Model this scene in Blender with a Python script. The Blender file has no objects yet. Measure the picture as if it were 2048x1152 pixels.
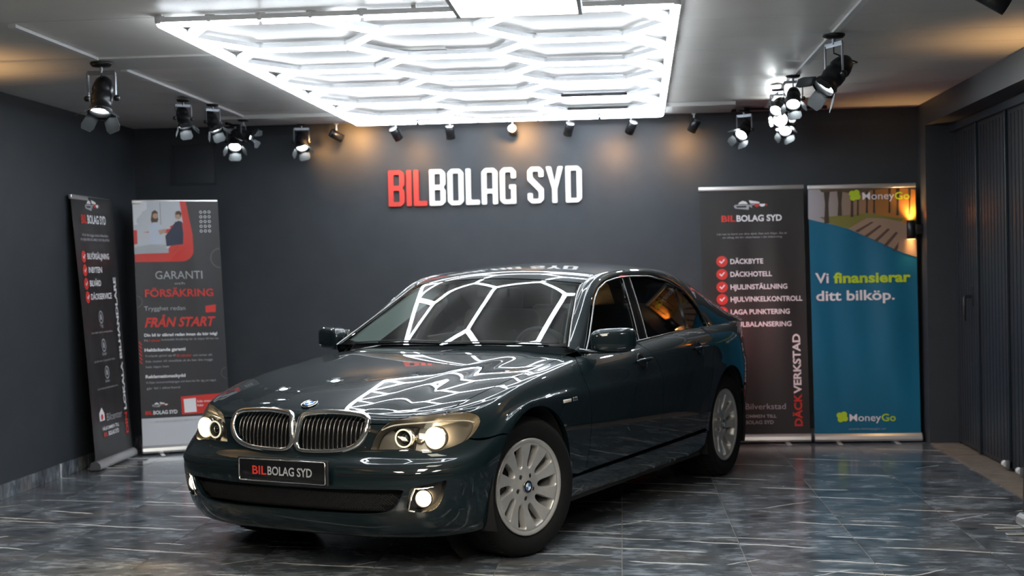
import bpy, bmesh, math, random
import numpy as np
from mathutils import Vector, Matrix
from mathutils.geometry import delaunay_2d_cdt
random.seed(7)
scene = bpy.context.scene
# ------------------------------------------------------------------ camera
FPX = 2774.03
CAM_R = [[0.996672, 0.079058, -0.01988], [-0.01869, -0.015765, -0.999701], [-0.079348, 0.996745, -0.014235]]
CAM_H = 1.44624
cam_d = bpy.data.cameras.new('camera'); cam = bpy.data.objects.new('camera', cam_d); scene.collection.objects.link(cam)
m = Matrix.Identity(4)
for i in range(3):
    m[i][0] = CAM_R[0][i]; m[i][1] = -CAM_R[1][i]; m[i][2] = -CAM_R[2][i]
m[2][3] = CAM_H; cam.matrix_world = m
cam_d.sensor_width = 36; cam_d.lens = FPX * 36 / 2048; cam_d.clip_start = .05; cam_d.clip_end = 60
cam_d.dof.use_dof = True; cam_d.dof.focus_distance = 6.6; cam_d.dof.aperture_fstop = 3.0
scene.camera = cam
# ------------------------------------------------------------------ world, exposure
w = bpy.data.worlds.new('world'); scene.world = w; w.use_nodes = True
w.node_tree.nodes['Background'].inputs[0].default_value = (.02, .02, .022, 1); w.node_tree.nodes['Background'].inputs[1].default_value = .3
vs = scene.view_settings; vs.view_transform = 'Standard'; vs.look = 'None'; vs.gamma = 1; vs.exposure = 0.16; vs.use_curve_mapping = False
HEX_POWER = 20.0      # emission of the ceiling light bars
SPOT_POWER = 22.0
try:
    scene.cycles.max_bounces = 10; scene.cycles.transparent_max_bounces = 12; scene.cycles.caustics_reflective = False; scene.cycles.caustics_refractive = False
except Exception: pass

C = scene.collection
def tag(o, label=None, cat=None, group=None, kind=None):
    if label: o['label'] = label
    if cat: o['category'] = cat
    if group: o['group'] = group
    if kind: o['kind'] = kind
    return o
def empty(name, loc=(0,0,0), rz=0, label=None, cat=None, group=None, kind=None, parent=None):
    o = bpy.data.objects.new(name, None); C.objects.link(o); o.location = loc; o.rotation_euler = (0,0,rz); o.empty_display_size = .1
    if parent: o.parent = parent
    return tag(o, label, cat, group, kind)
def meshobj(name, verts, faces, mat, parent=None, smooth=False, loc=(0,0,0)):
    me = bpy.data.meshes.new(name); me.from_pydata([tuple(map(float, v)) for v in verts], [], [tuple(map(int, f)) for f in faces]); me.update()
    if smooth: me.polygons.foreach_set('use_smooth', [True]*len(me.polygons))
    if mat: me.materials.append(mat)
    o = bpy.data.objects.new(name, me); C.objects.link(o); o.location = loc
    if parent: o.parent = parent
    return o
def link(name, me, parent=None, loc=(0,0,0), rot=(0,0,0), scale=(1,1,1)):
    o = bpy.data.objects.new(name, me); C.objects.link(o); o.location = loc; o.rotation_euler = rot; o.scale = scale
    if parent: o.parent = parent
    return o
class MB:
    """collects shapes into one mesh"""
    def __init__(s): s.v = []; s.f = []; s.sm = []
    def add(s, verts, faces, smooth=False, M=None):
        n = len(s.v)
        for v in verts:
            v = Vector(v)
            if M is not None: v = M @ v
            s.v.append(tuple(v))
        for f in faces: s.f.append(tuple(i+n for i in f)); s.sm.append(smooth)
        return s
    def box(s, a, b, M=None, bev=0):
        x0,y0,z0 = [min(p,q) for p,q in zip(a,b)]; x1,y1,z1 = [max(p,q) for p,q in zip(a,b)]
        if bev <= 0:
            return s.add([(x0,y0,z0),(x1,y0,z0),(x1,y1,z0),(x0,y1,z0),(x0,y0,z1),(x1,y0,z1),(x1,y1,z1),(x0,y1,z1)],
                     [(0,3,2,1),(4,5,6,7),(0,1,5,4),(1,2,6,5),(2,3,7,6),(3,0,4,7)], False, M)
        bm = bmesh.new(); bmesh.ops.create_cube(bm, size=1)
        for v in bm.verts: v.co = Vector(((x0+x1)/2+v.co.x*(x1-x0),(y0+y1)/2+v.co.y*(y1-y0),(z0+z1)/2+v.co.z*(z1-z0)))
        bmesh.ops.bevel(bm, geom=bm.edges[:], offset=bev, segments=3, profile=.5, affect='EDGES')
        bm.verts.index_update()
        s.add([v.co[:] for v in bm.verts], [[v.index for v in f.verts] for f in bm.faces], True, M); bm.free(); return s
    def lathe(s, prof, n=24, M=None, smooth=True, cap=True):
        """prof: list of (r, z) along local z"""
        V = []; F = []
        for r, z in prof:
            for k in range(n): a = 2*math.pi*k/n; V.append((r*math.cos(a), r*math.sin(a), z))
        for i in range(len(prof)-1):
            for k in range(n): F.append((i*n+k, i*n+(k+1)%n, (i+1)*n+(k+1)%n, (i+1)*n+k))
        s.add(V, F, smooth, M)
        if cap:
            if prof[0][0] > 1e-5: s.add(V[:n], [tuple(range(n))[::-1]], False, M)
            if prof[-1][0] > 1e-5: s.add(V[-n:], [tuple(range(n))], False, M)
        return s
    def tube(s, pts, r, n=10, closed=False, smooth=True, M=None, flat=1.0, up=None):
        P = [Vector(p) for p in pts]; V = []; F = []; N = len(P)
        prev = None
        for i, p in enumerate(P):
            if closed: t = (P[(i+1)%N]-P[i-1]).normalized()
            else: t = (P[min(i+1,N-1)]-P[max(i-1,0)]).normalized()
            if up is not None: a = t.cross(Vector(up)).normalized()
            elif prev is None:
                a = t.cross(Vector((0,0,1)));
                if a.length < .1: a = t.cross(Vector((1,0,0)))
                a.normalize()
            else: a = (prev - t*prev.dot(t)).normalized()
            prev = a; b = t.cross(a)
            rr = r[i] if isinstance(r, (list,tuple)) else r
            for k in range(n): q = 2*math.pi*k/n; V.append(tuple(p + a*math.cos(q)*rr + b*math.sin(q)*rr*flat))
        for i in range(N if closed else N-1):
            j = (i+1)%N
            for k in range(n): F.append((i*n+k, i*n+(k+1)%n, j*n+(k+1)%n, j*n+k))
        s.add(V, F, smooth, M)
        if not closed: s.add(V[:n]+V[-n:], [tuple(range(n))[::-1], tuple(range(n,2*n))], False, M)
        return s
    def prism(s, poly, z0, z1, M=None):
        n = len(poly); s.add([(x,y,z0) for x,y in poly]+[(x,y,z1) for x,y in poly], [tuple(range(n))[::-1], tuple(range(n,2*n))]+[(i,(i+1)%n,n+(i+1)%n,n+i) for i in range(n)], False, M); return s
    def build(s, name, mat, parent=None, loc=(0,0,0)):
        me = bpy.data.meshes.new(name); me.from_pydata(s.v, [], s.f); me.update(); me.polygons.foreach_set('use_smooth', s.sm)
        if mat: me.materials.append(mat)
        o = bpy.data.objects.new(name, me); C.objects.link(o); o.location = loc
        if parent: o.parent = parent
        return o
def aimM(p, d, roll=0):
    """matrix putting local +z along d at p"""
    return Matrix.Translation(Vector(p)) @ Vector(d).to_track_quat('Z','Y').to_matrix().to_4x4() @ Matrix.Rotation(roll, 4, 'Z')
# ------------------------------------------------------------------ materials
def mat(name, col, rough=.5, metal=0, coat=0, em=None, emc=None, spec=.5, coat_rough=.03, bump=0, bscale=200, alpha=1):
    m = bpy.data.materials.new(name); m.use_nodes = True; nt = m.node_tree; b = nt.nodes['Principled BSDF']
    b.inputs['Base Color'].default_value = (*col, 1); b.inputs['Roughness'].default_value = rough; b.inputs['Metallic'].default_value = metal
    b.inputs['Coat Weight'].default_value = coat; b.inputs['Coat Roughness'].default_value = coat_rough; b.inputs['Specular IOR Level'].default_value = spec
    if em: b.inputs['Emission Color'].default_value = (*(emc or col), 1); b.inputs['Emission Strength'].default_value = em
    # every surface gets a little procedural variation
    tc = nt.nodes.new('ShaderNodeTexCoord'); nz = nt.nodes.new('ShaderNodeTexNoise'); nz.inputs['Scale'].default_value = bscale
    nt.links.new(tc.outputs['Object'], nz.inputs['Vector'])
    if bump:
        bp = nt.nodes.new('ShaderNodeBump'); bp.inputs['Strength'].default_value = bump; bp.inputs['Distance'].default_value = .002
        nt.links.new(nz.outputs['Fac'], bp.inputs['Height']); nt.links.new(bp.outputs['Normal'], b.inputs['Normal'])
    return m
def glassmat(name, tint, rough=.0, f0=1.5, refl=1.0):
    m = bpy.data.materials.new(name); m.use_nodes = True; nt = m.node_tree; nt.nodes.clear()
    out = nt.nodes.new('ShaderNodeOutputMaterial'); mix = nt.nodes.new('ShaderNodeMixShader'); tr = nt.nodes.new('ShaderNodeBsdfTransparent'); gl = nt.nodes.new('ShaderNodeBsdfGlossy')
    fr = nt.nodes.new('ShaderNodeFresnel'); fr.inputs['IOR'].default_value = f0
    tr.inputs[0].default_value = (*tint, 1); gl.inputs['Color'].default_value = (refl, refl, refl, 1); gl.inputs['Roughness'].default_value = rough
    nt.links.new(fr.outputs[0], mix.inputs[0]); nt.links.new(tr.outputs[0], mix.inputs[1]); nt.links.new(gl.outputs[0], mix.inputs[2]); nt.links.new(mix.outputs[0], out.inputs[0])
    return m
def emit(name, col, s):
    m = bpy.data.materials.new(name); m.use_nodes = True; nt = m.node_tree; b = nt.nodes['Principled BSDF']
    b.inputs['Base Color'].default_value = (*col, 1); b.inputs['Emission Color'].default_value = (*col, 1); b.inputs['Emission Strength'].default_value = s; b.inputs['Roughness'].default_value = .4
    return m
def noisy(name, c1, c2, scale, rough, bump=0, stretch=(1,1,1), detail=4, r2=None, coord='Object'):
    m = bpy.data.materials.new(name); m.use_nodes = True; nt = m.node_tree; b = nt.nodes['Principled BSDF']; N = nt.nodes.new
    tc = N('ShaderNodeTexCoord'); mp = N('ShaderNodeMapping'); mp.inputs['Scale'].default_value = stretch
    nz = N('ShaderNodeTexNoise'); nz.inputs['Scale'].default_value = scale; nz.inputs['Detail'].default_value = detail
    cr = N('ShaderNodeValToRGB'); cr.color_ramp.elements[0].position = .3; cr.color_ramp.elements[1].position = .7
    cr.color_ramp.elements[0].color = (*c1, 1); cr.color_ramp.elements[1].color = (*c2, 1)
    L = nt.links.new; L(tc.outputs[coord], mp.inputs[0]); L(mp.outputs[0], nz.inputs['Vector']); L(nz.outputs['Fac'], cr.inputs[0]); L(cr.outputs[0], b.inputs['Base Color'])
    b.inputs['Roughness'].default_value = rough
    if bump:
        bp = N('ShaderNodeBump'); bp.inputs['Strength'].default_value = bump; bp.inputs['Distance'].default_value = .003; L(nz.outputs['Fac'], bp.inputs['Height']); L(bp.outputs[0], b.inputs['Normal'])
    return m
M = {}
M['wall'] = noisy('wall_paint', (.030,.036,.043), (.037,.043,.050), 6, .5, .05)
M['door'] = noisy('door_paint', (.018,.022,.028), (.026,.031,.038), 8, .42, .05, (30,30,.6))
M['door_frame'] = mat('door_frame_paint', (.020,.028,.038), .35)
M['ceil'] = noisy('ceiling_board', (.80,.77,.725), (.85,.82,.775), 3, .42, .02)
M['ceil_light'] = noisy('ceiling_strip', (.70,.69,.66), (.76,.75,.72), 3, .4)
M['ceil_dark'] = mat('ceiling_joint', (.10,.10,.10), .7)
M['track_white'] = mat('white_track', (.85,.85,.85), .35)
M['black'] = mat('black_metal', (.012,.013,.015), .32, .2, bump=.05)
M['grey_metal'] = mat('grey_metal', (.28,.30,.33), .35, .8)
M['barn'] = mat('barn_door_metal', (.10,.11,.12), .45, .6)
M['silver'] = mat('anodised_silver', (.62,.62,.62), .32, .75)
M['concrete'] = noisy('threshold_concrete', (.15,.12,.095), (.24,.195,.155), 9, .7, .3)
M['grout'] = mat('grout', (.17,.16,.145), .7)
M['white_plastic'] = mat('white_plastic', (.8,.8,.8), .4)
M['hex'] = emit('light_bar', (.86,.93,1.0), HEX_POWER)
M['hex_house'] = mat('light_bar_housing', (.9,.91,.93), .35)
M['panel_em'] = emit('panel_lamp', (1.0,.97,.80), 9.0)
M['panel_fill'] = emit('fill_panel_glow', (1.0,.92,.80), 38.0)  # glow of the added fill panels
M['lens'] = emit('spot_lens', (.93,1,1), SPOT_POWER)
M['lens_hot'] = emit('spot_lens_bright', (.95,1,1), SPOT_POWER*6)
M['warm_lens'] = emit('warm_lens', (1,.62,.25), 12)
M['letter_red'] = mat('letter_red', (.62,.045,.03), .4)
M['letter_white'] = mat('letter_white', (.93,.91,.87), .4)

def floor_tile_material():
    m = bpy.data.materials.new('marble_tile'); m.use_nodes = True; nt = m.node_tree; b = nt.nodes['Principled BSDF']; N = nt.nodes.new; L = nt.links.new
    tc = N('ShaderNodeTexCoord'); oi = N('ShaderNodeObjectInfo'); ad = N('ShaderNodeVectorMath'); ad.operation = 'ADD'
    sc = N('ShaderNodeVectorMath'); sc.operation = 'SCALE'; sc.inputs[3].default_value = 37.0
    cx = N('ShaderNodeCombineXYZ'); L(oi.outputs['Random'], cx.inputs[0]); L(oi.outputs['Random'], cx.inputs[1]); L(cx.outputs[0], sc.inputs[0])
    L(tc.outputs['Object'], ad.inputs[0]); L(sc.outputs[0], ad.inputs[1])
    def noise(scale, st, det=4, dist=0, rz=0):
        mp = N('ShaderNodeMapping'); mp.inputs['Scale'].default_value = st; mp.inputs['Rotation'].default_value = (0,0,rz); L(ad.outputs[0], mp.inputs[0])
        n = N('ShaderNodeTexNoise'); n.inputs['Scale'].default_value = scale; n.inputs['Detail'].default_value = det; n.inputs['Distortion'].default_value = dist; L(mp.outputs[0], n.inputs['Vector']); return n.outputs['Fac']
    def math_(op, a, bb, clamp=False):
        n = N('ShaderNodeMath'); n.operation = op; n.use_clamp = clamp
        for i, q in enumerate((a, bb)):
            if isinstance(q, (int,float)): n.inputs[i].default_value = q
            else: L(q, n.inputs[i])
        return n.outputs[0]
    cloud = noise(2.6, (1,1.5,1), 9, .8, .12); fine = noise(11, (1,2.0,1), 9, .5, .2)
    mixv = math_('ADD', math_('MULTIPLY', cloud, .55), math_('MULTIPLY', fine, .45))
    cr = N('ShaderNodeValToRGB'); e = cr.color_ramp.elements
    e[0].position = .36; e[0].color = (.032,.038,.046,1); e[1].position = .66; e[1].color = (.27,.30,.335,1); k = e.new(.5); k.color = (.102,.118,.135,1)
    L(mixv, cr.inputs[0])
    warm = noise(1.4, (1,2,1), 5, 0, .3); wr = N('ShaderNodeMapRange'); wr.inputs[1].default_value = .52; wr.inputs[2].default_value = .72; wr.inputs[3].default_value = 0; wr.inputs[4].default_value = .55; L(warm, wr.inputs[0])
    mw = N('ShaderNodeMix'); mw.data_type = 'RGBA'; L(wr.outputs[0], mw.inputs[0]); L(cr.outputs[0], mw.inputs[6]); mw.inputs[7].default_value = (.16,.13,.10,1)
    # long thin veins: slanted rows of broken lines in world space
    gp = N('ShaderNodeNewGeometry'); sp = N('ShaderNodeSeparateXYZ'); L(gp.outputs['Position'], sp.inputs[0]); X, Y = sp.outputs['X'], sp.outputs['Y']
    def wn(a, b_=0.0):
        c = N('ShaderNodeCombineXYZ'); 
        for i, q in enumerate((a, b_)):
            if isinstance(q, (int,float)): c.inputs[i].default_value = q
            else: L(q, c.inputs[i])
        n = N('ShaderNodeTexWhiteNoise'); n.noise_dimensions = '3D'; L(c.outputs[0], n.inputs['Vector']); return n.outputs['Value']
    def gnoise(scale, det=3):
        n = N('ShaderNodeTexNoise'); n.inputs['Scale'].default_value = scale; n.inputs['Detail'].default_value = det; L(gp.outputs['Position'], n.inputs['Vector']); return n.outputs['Fac']
    wob = math_('MULTIPLY', math_('SUBTRACT', gnoise(2.6, 3), .5), .10); wob2 = math_('MULTIPLY', math_('SUBTRACT', gnoise(14, 3), .5), .022)
    def veins(slope, pitch, seed, dens, wid, per):
        u = math_('ADD', math_('ADD', math_('ADD', Y, math_('MULTIPLY', X, slope)), wob), math_('ADD', wob2, seed*3.7))
        us = math_('DIVIDE', u, pitch); row = math_('FLOOR', us, 0); fr = math_('FRACT', us, 0)
        xs = math_('DIVIDE', math_('ADD', X, math_('MULTIPLY', wn(row, seed+1.5), 7.0)), per); cell = math_('FLOOR', xs, 0); ft = math_('FRACT', xs, 0)
        r1 = wn(row, math_('ADD', cell, seed+.3)); r3 = wn(math_('ADD', row, 91.3), math_('ADD', cell, seed)); r4 = wn(math_('ADD', row, 17.7), math_('ADD', cell, seed))
        d = math_('MULTIPLY', math_('ABSOLUTE', math_('SUBTRACT', fr, math_('ADD', .2, math_('MULTIPLY', r1, .6))), 0), pitch)
        half = math_('ADD', .12, math_('MULTIPLY', r3, .34)); tx = math_('DIVIDE', math_('ABSOLUTE', math_('SUBTRACT', ft, .5), 0), half)
        taper = math_('MULTIPLY', math_('SUBTRACT', 1.0, tx, True), 4.0, True)
        wv = math_('MULTIPLY', math_('MULTIPLY', taper, wid), math_('ADD', .35, math_('MULTIPLY', gnoise(9, 2), 1.2)))
        on = math_('LESS_THAN', r4, dens)
        edge = math_('MULTIPLY', math_('SUBTRACT', wv, d), 420, True)
        return math_('MULTIPLY', edge, on)
    vein = math_('MAXIMUM', veins(.27, .36, 3.0, .80, .0150, 1.0), math_('MAXIMUM', veins(.20, .62, 11.0, .42, .011, .7), veins(-.75, .95, 23.0, .22, .010, .45)))
    vein = math_('MULTIPLY', vein, .85)
    mv = N('ShaderNodeMix'); mv.data_type = 'RGBA'; L(vein, mv.inputs[0]); L(mw.outputs[2], mv.inputs[6]); mv.inputs[7].default_value = (.66,.65,.62,1)
    L(mv.outputs[2], b.inputs['Base Color'])
    rr = N('ShaderNodeMapRange'); rr.inputs[3].default_value = .10; rr.inputs[4].default_value = .24; L(fine, rr.inputs[0]); L(rr.outputs[0], b.inputs['Roughness'])
    b.inputs['Specular IOR Level'].default_value = .5
    return m
M['tile'] = floor_tile_material()
# ------------------------------------------------------------------ room
XL, XR_, YB, YF, ZC, XD = -4.07, 2.38, 11.4, -1.6, 2.68, 2.62
def struct(name, mb, mt): o = mb.build(name, mt); tag(o, kind='structure'); return o
fl = struct('floor', MB().box((XL-.1,YF-.1,-.12),(XD+.5,YB+.1,-.004)), M['grout'])
tile_cache = {}
def tile(x0, x1, y0, y1):
    key = (round(x1-x0,3), round(y1-y0,3))
    if key not in tile_cache:
        a, b = key; g = .0022; tile_cache[key] = MB().box((g,.0008,-.012),(a-g,b-.0008,0), bev=0)
        bm = bmesh.new(); bmesh.ops.create_cube(bm, size=1)
        for v in bm.verts: v.co = Vector((a/2+v.co.x*(a-2*g), b/2+v.co.y*(b-.0016), -.006+v.co.z*.012))
        bmesh.ops.bevel(bm, geom=[e for e in bm.edges if all(v.co.z > -.001 for v in e.verts)], offset=.001, segments=1, affect='EDGES')
        me = bpy.data.meshes.new('tile'); bm.to_mesh(me); bm.free(); me.materials.append(M['tile']); tile_cache[key] = me
    return link('tile', tile_cache[key], fl, (x0,y0,0))
xj = [XL] + [-.027+.604*k for k in range(-6,4)] + [XR_]
xj = [x for x in xj if XL <= x <= XR_]
yj = [YB - 1.208*k for k in range(0,6)]
for i in range(len(xj)-1):
    for j in range(len(yj)-1): tile(xj[i], xj[i+1], yj[j+1], yj[j])
rest = MB()
for i in range(len(xj)-1):
    for j in range(5,10):
        rest.box((xj[i]+.002, YB-1.208*(j+1)+.001, -.012),(xj[i+1]-.002, YB-1.208*j-.001, 0))
tag(rest.build('tile', M['tile'], fl), kind='stuff')
struct('wall_back', MB().box((XL-.2,YB,0),(XD+.5,YB+.15,ZC+.1)), M['wall'])
struct('wall_left', MB().box((XL-.15,YF,0),(XL,YB,ZC+.1)), M['wall'])
struct('wall_front', MB().box((XL-.15,YF-.15,0),(XD+.5,YF,ZC+.1)), M['wall'])
wr_ = MB().box((XR_,11.08,0),(XD+.4,YB,ZC+.1)); wr_.box((XR_,YF,2.50),(XD+.4,11.08,ZC+.1)); wr_.box((XR_,YF,0),(XD+.4,6.6,2.5)); wr_.box((XD+.10,6.6,0),(XD+.4,11.08,2.5))
struct('wall_right', wr_, M['wall'])
struct('ceiling', MB().box((XL-.15,YF-.15,ZC+.012),(XD+.4,YB+.15,ZC+.15)), M['ceil_dark'])
cl = bpy.data.objects['ceiling']
ys = [YF, 1.0, 3.0, 4.75, 6.50] + [6.5+.3*0] 
ys = [YF, 1.0, 3.0, 4.75, 6.5, 7.05, 7.60, 8.06, 8.62, 9.2, 9.78, 10.36, 10.9, YB]
for a, b in zip(ys[:-1], ys[1:]):
    g = .006 if abs(a-6.5) < .01 else .0025
    MB().box((XL,a+g,ZC),(XR_,b-.0025,ZC+.02)).build('board', M['ceil'], cl)
struct('trim_1', MB().box((XL+.003,7.62,ZC-.012),(-.95,8.04,ZC-.0005)), M['ceil_light'])
struct('trim_2', MB().box((-3.1,10.62,ZC-.03),(.88,11.13,ZC-.0005)), M['ceil_light'])
# tile skirting along the left wall and the back wall
for nm, seg in (('baseboard_left', None), ('baseboard_back', None)):
    pr = empty(nm, kind='structure')
    if nm == 'baseboard_left':
        for k in range(9):
            a = YB - .604*k; MB().box((XL+.0005,a-.602,0.001),(XL+.012,a-.001,.10)).build('tile', M['tile'], pr)
    else:
        for k in range(11):
            a = XL+.013+.604*k; b = min(a+.602, XR_-.002)
            if b > a+.02: MB().box((a,YB-.012,0.001),(b,YB-.0005,.10)).build('tile', M['tile'], pr)
struct('trim_3', MB().box((XR_+.002,6.62,-.02),(XD+.09,11.07,.012)), M['concrete'])   # concrete sill of the wide door
# access panel on the back wall
ap = empty('access_hatch', (-3.56,YB-.001,2.37), label='flush square service hatch high on the back wall near its left corner', cat='hatch')
MB().box((-.175,-.006,-.16),(.175,.0,.16), bev=.002).build('hatch_lid', M['wall'], ap)
for s in (-1,1): MB().box((s*.182-.004,-.010,-.168),(s*.182+.004,0,.168)).build('frame', M['wall'], ap)
for s in (-1,1): MB().box((-.186,-.010,s*.166-.004),(.186,0,s*.166+.004)).build('frame', M['wall'], ap)
# ---- wide folding door in the right wall
dr = empty('door_1', (0,0,0), kind='structure')
edges = [11.03, 10.33, 9.55, 8.75, 7.95, 7.15, 6.65]
for i in range(len(edges)-1):
    y1, y0 = edges[i]-.012, edges[i+1]+.012
    p = MB().box((XD-.03,y0,.03),(XD+.02,y1,2.44), bev=.004)
    o = p.build('door_leaf', M['door'], dr)
    rb = MB()
    n = 9
    for k in range(1,n): yy = y0+(y1-y0)*k/n; rb.box((XD-.034,yy-.004,.06),(XD-.03,yy+.004,2.41))
    rb.build('rib', M['door'], o)
    MB().box((XD-.05,y0-.022,.02),(XD-.028,y0-.002,2.45), bev=.004).build('hinge_post', M['door_frame'], dr)
MB().box((XD-.06,6.62,2.44),(XD+.05,11.07,2.499)).build('top_rail', M['door_frame'], dr)
MB().box((XD-.02,11.035,.012),(XD+.09,11.079,2.44)).build('jamb', M['door_frame'], dr)
hd = MB().tube([(XD-.03,10.52,1.17),(XD-.09,10.52,1.17),(XD-.095,10.52,1.16),(XD-.095,10.52,.99)], .011, 8)
hd.box((XD-.04,10.50,1.10),(XD-.028,10.54,1.24), bev=.003); hd.build('door_handle', M['black'], dr)
for yy in (9.56, 9.22):
    MB().lathe([(.018,0),(.022,.004),(.022,.045),(.018,.05)], 16, Matrix.Translation((XD-.055,yy+.09,.055)) @ Matrix.Rotation(math.pi/2,4,'X')).build('roller', M['white_plastic'], dr)
    MB().box((XD-.065,yy-.02,.03),(XD-.028,yy+.02,.085), bev=.004).build('roller_bracket', M['grey_metal'], dr)
# ---- light bars in a honeycomb frame
def hexlight():
    root = empty('honeycomb_ceiling_light', (-.915,8.73,2.640), math.radians(-.75), 'large honeycomb grid of glowing white light bars on the ceiling', 'light')
    a = .4855; h = a*math.sqrt(3); W = 5*a; Lh = 5.5*h; x0, y0 = -W/2, -Lh/2
    segs = {}
    def add(p, q):
        p = (round(p[0],3), round(p[1],3)); q = (round(q[0],3), round(q[1],3))
        if math.dist(p,q) > .02: segs[tuple(sorted((p,q)))] = 1
    for c in range(3):
        cx = x0 + a + c*1.5*a
        off = 0 if c != 1 else -h/2
        for r in range(-1, 7):
            cy = y0 + h/2 + r*h + off
            pts = [(cx+a*math.cos(math.radians(60*k)), cy+a*math.sin(math.radians(60*k))) for k in range(6)]
            for k in range(6):
                p, q = pts[k], pts[(k+1)%6]
                # clip against the near and far bars
                lo, hi = y0, y0+Lh
                if max(p[1],q[1]) <= lo+1e-3 or min(p[1],q[1]) >= hi-1e-3: continue
                def cl_(p,q,lim,sgn):
                    if (p[1]-lim)*sgn < 0:
                        t = (lim-p[1])/(q[1]-p[1]); return (p[0]+(q[0]-p[0])*t, lim)
                    return p
                p2 = cl_(p,q,lo,1); q2 = cl_(q,p,lo,1); p3 = cl_(p2,q2,hi,-1); q3 = cl_(q2,p2,hi,-1)
                add(p3, q3)
    me_cache = {}
    def bar(p, q):
        d = Vector((q[0]-p[0],q[1]-p[1],0)); Ln = d.length; key = round(Ln,2)
        ang = math.atan2(d.y,d.x)
        if key not in me_cache:
            g = .012; prof = []
            mb = MB(); n = 10
            V = []; 
            for x in (g, Ln-g):
                for k in range(n+1): t = math.pi*1.0 + math.pi*k/n; V.append((x, .021*math.cos(t), -.001+.022*math.sin(t)))
            F = [(k, k+1, n+1+k+1, n+1+k) for k in range(n)] + [tuple(range(n+1))[::-1], tuple(range(n+1,2*n+2))]
            mb.add(V, F, True); a_ = mb.build('light_bar', M['hex']); me = a_.data; bpy.data.objects.remove(a_)
            hb = MB().box((g,-.0235,-.001),(Ln-g,.0235,.022)); b_ = hb.build('bar_housing', M['hex_house']); me2 = b_.data; bpy.data.objects.remove(b_)
            me_cache[key] = (me, me2)
        me, me2 = me_cache[key]
        o = link('light_bar', me, root, (p[0],p[1],0), (0,0,ang)); link('bar_housing', me2, o)
    # border: bars of the same length
    for y in (y0, y0+Lh):
        for k in range(5): add((x0+k*a,y),(x0+(k+1)*a,y))
    for x in (x0, x0+W):
        n = 10
        for k in range(n): add((x,y0+Lh*k/n),(x,y0+Lh*(k+1)/n))
    pts = set()
    for p, q in segs: bar(p, q); pts.add(p); pts.add(q)
    jm = None
    for p in pts:
        if jm is None: jo = MB().lathe([(.022,-.006),(.024,0),(.024,.03),(.0,.03)], 12).build('connector', M['hex_house'], root); jm = jo.data; jo.location = (p[0],p[1],0)
        else: link('connector', jm, root, (p[0],p[1],0))
    # short hangers up to the ceiling
    for x in (x0, 0, x0+W):
        for y in (y0+.01, 0, y0+Lh-.01): MB().box((x-.01,y-.01,.022),(x+.01,y+.01,.0395)).build('hanger', M['hex_house'], root)
    return root
hexlight()
# ---- pendant panel lamp hanging nearer than the honeycomb
pl_ = empty('panel_light', (-.40,5.22,2.5), 0, 'bright warm white square panel lamp cut off by the top of the picture', 'light')
MB().box((-.24,-.47,-.012),(.24,.47,0)).build('diffuser', M['panel_em'], pl_)
fr_ = MB()
for s in (-1,1): fr_.box((s*.25-.008,-.48,-.02),(s*.25+.008,.48,.02)); fr_.box((-.258,s*.478-.008,-.02),(.258,s*.478+.008,.02))
fr_.box((-.25,-.48,.001),(.25,.48,.02)); fr_.build('frame', M['silver'], pl_)
for sx in (-1,1):
    for sy in (-1,1): MB().box((sx*.2-.004,sy*.4-.004,.02),(sx*.2+.004,sy*.4+.004,.179)).build('hanger', M['grey_metal'], pl_)
for k, (x_, y_) in enumerate(((-2.2,2.2),(1.2,2.2),(-.5,.2),(-.5,3.3))):  # unseen fill panels, added to brighten the room from the viewer's side
    q_ = empty('panel_light', (x_,y_,2.62), 0, ['unseen fill light panel added behind the viewer on the left','unseen fill light panel added behind the viewer on the right','unseen fill light panel added farthest behind the viewer','unseen fill light panel added just ahead of the viewer'][k], 'light')
    MB().box((-.3,-.6,-.008),(.3,.6,0)).build('diffuser', M['panel_fill'], q_)
    MB().box((-.31,-.61,.0005),(.31,.61,.058)).build('frame', M['silver'], q_)
# ---- ceiling tracks
def track(name, a, b, mt, label, w_=.017, h_=.016, cat='light track'):
    a, b = Vector(a), Vector(b); c = (a+b)/2; d = b-a; ang = math.atan2(d.y,d.x); L_ = d.length
    o = empty(name, c, ang, label, cat)
    MB().box((-L_/2,-w_,0),(L_/2,w_,h_)).build('rail', mt, o)
    for s in (-1,1): MB().box((s*L_/2-.012,-w_-.002,-.001),(s*L_/2+.012,w_+.002,h_)).build('end_cap', mt, o)
    return o
zt = ZC-.0175
track('light_track', (-2.93,6.55,zt), (-2.93,7.60,zt), M['track_white'], 'white ceiling track holding the large spotlight on the left')
track('light_track', (-2.93,8.07,zt), (-2.93,10.60,zt), M['track_white'], 'white ceiling track running back to the left spotlight cluster')
track('light_track', (1.155,5.0,zt), (1.155,11.0,zt), M['track_white'], 'white ceiling track running back along the right of the ceiling')
track('light_track', (-2.62,11.2,zt-.004), (.92,11.2,zt-.004), M['black'], 'black ceiling track above the wall letters carrying seven small spots', .018, .02)
track('light_track', (-3.18,11.08,zt-.004), (-2.72,11.08,zt-.004), M['black'], 'short black ceiling track near the back left corner', .016, .02)
track('light_track', (1.0,11.12,zt-.004), (1.62,11.12,zt-.004), M['black'], 'short black ceiling track near the back right corner', .016, .02)
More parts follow.
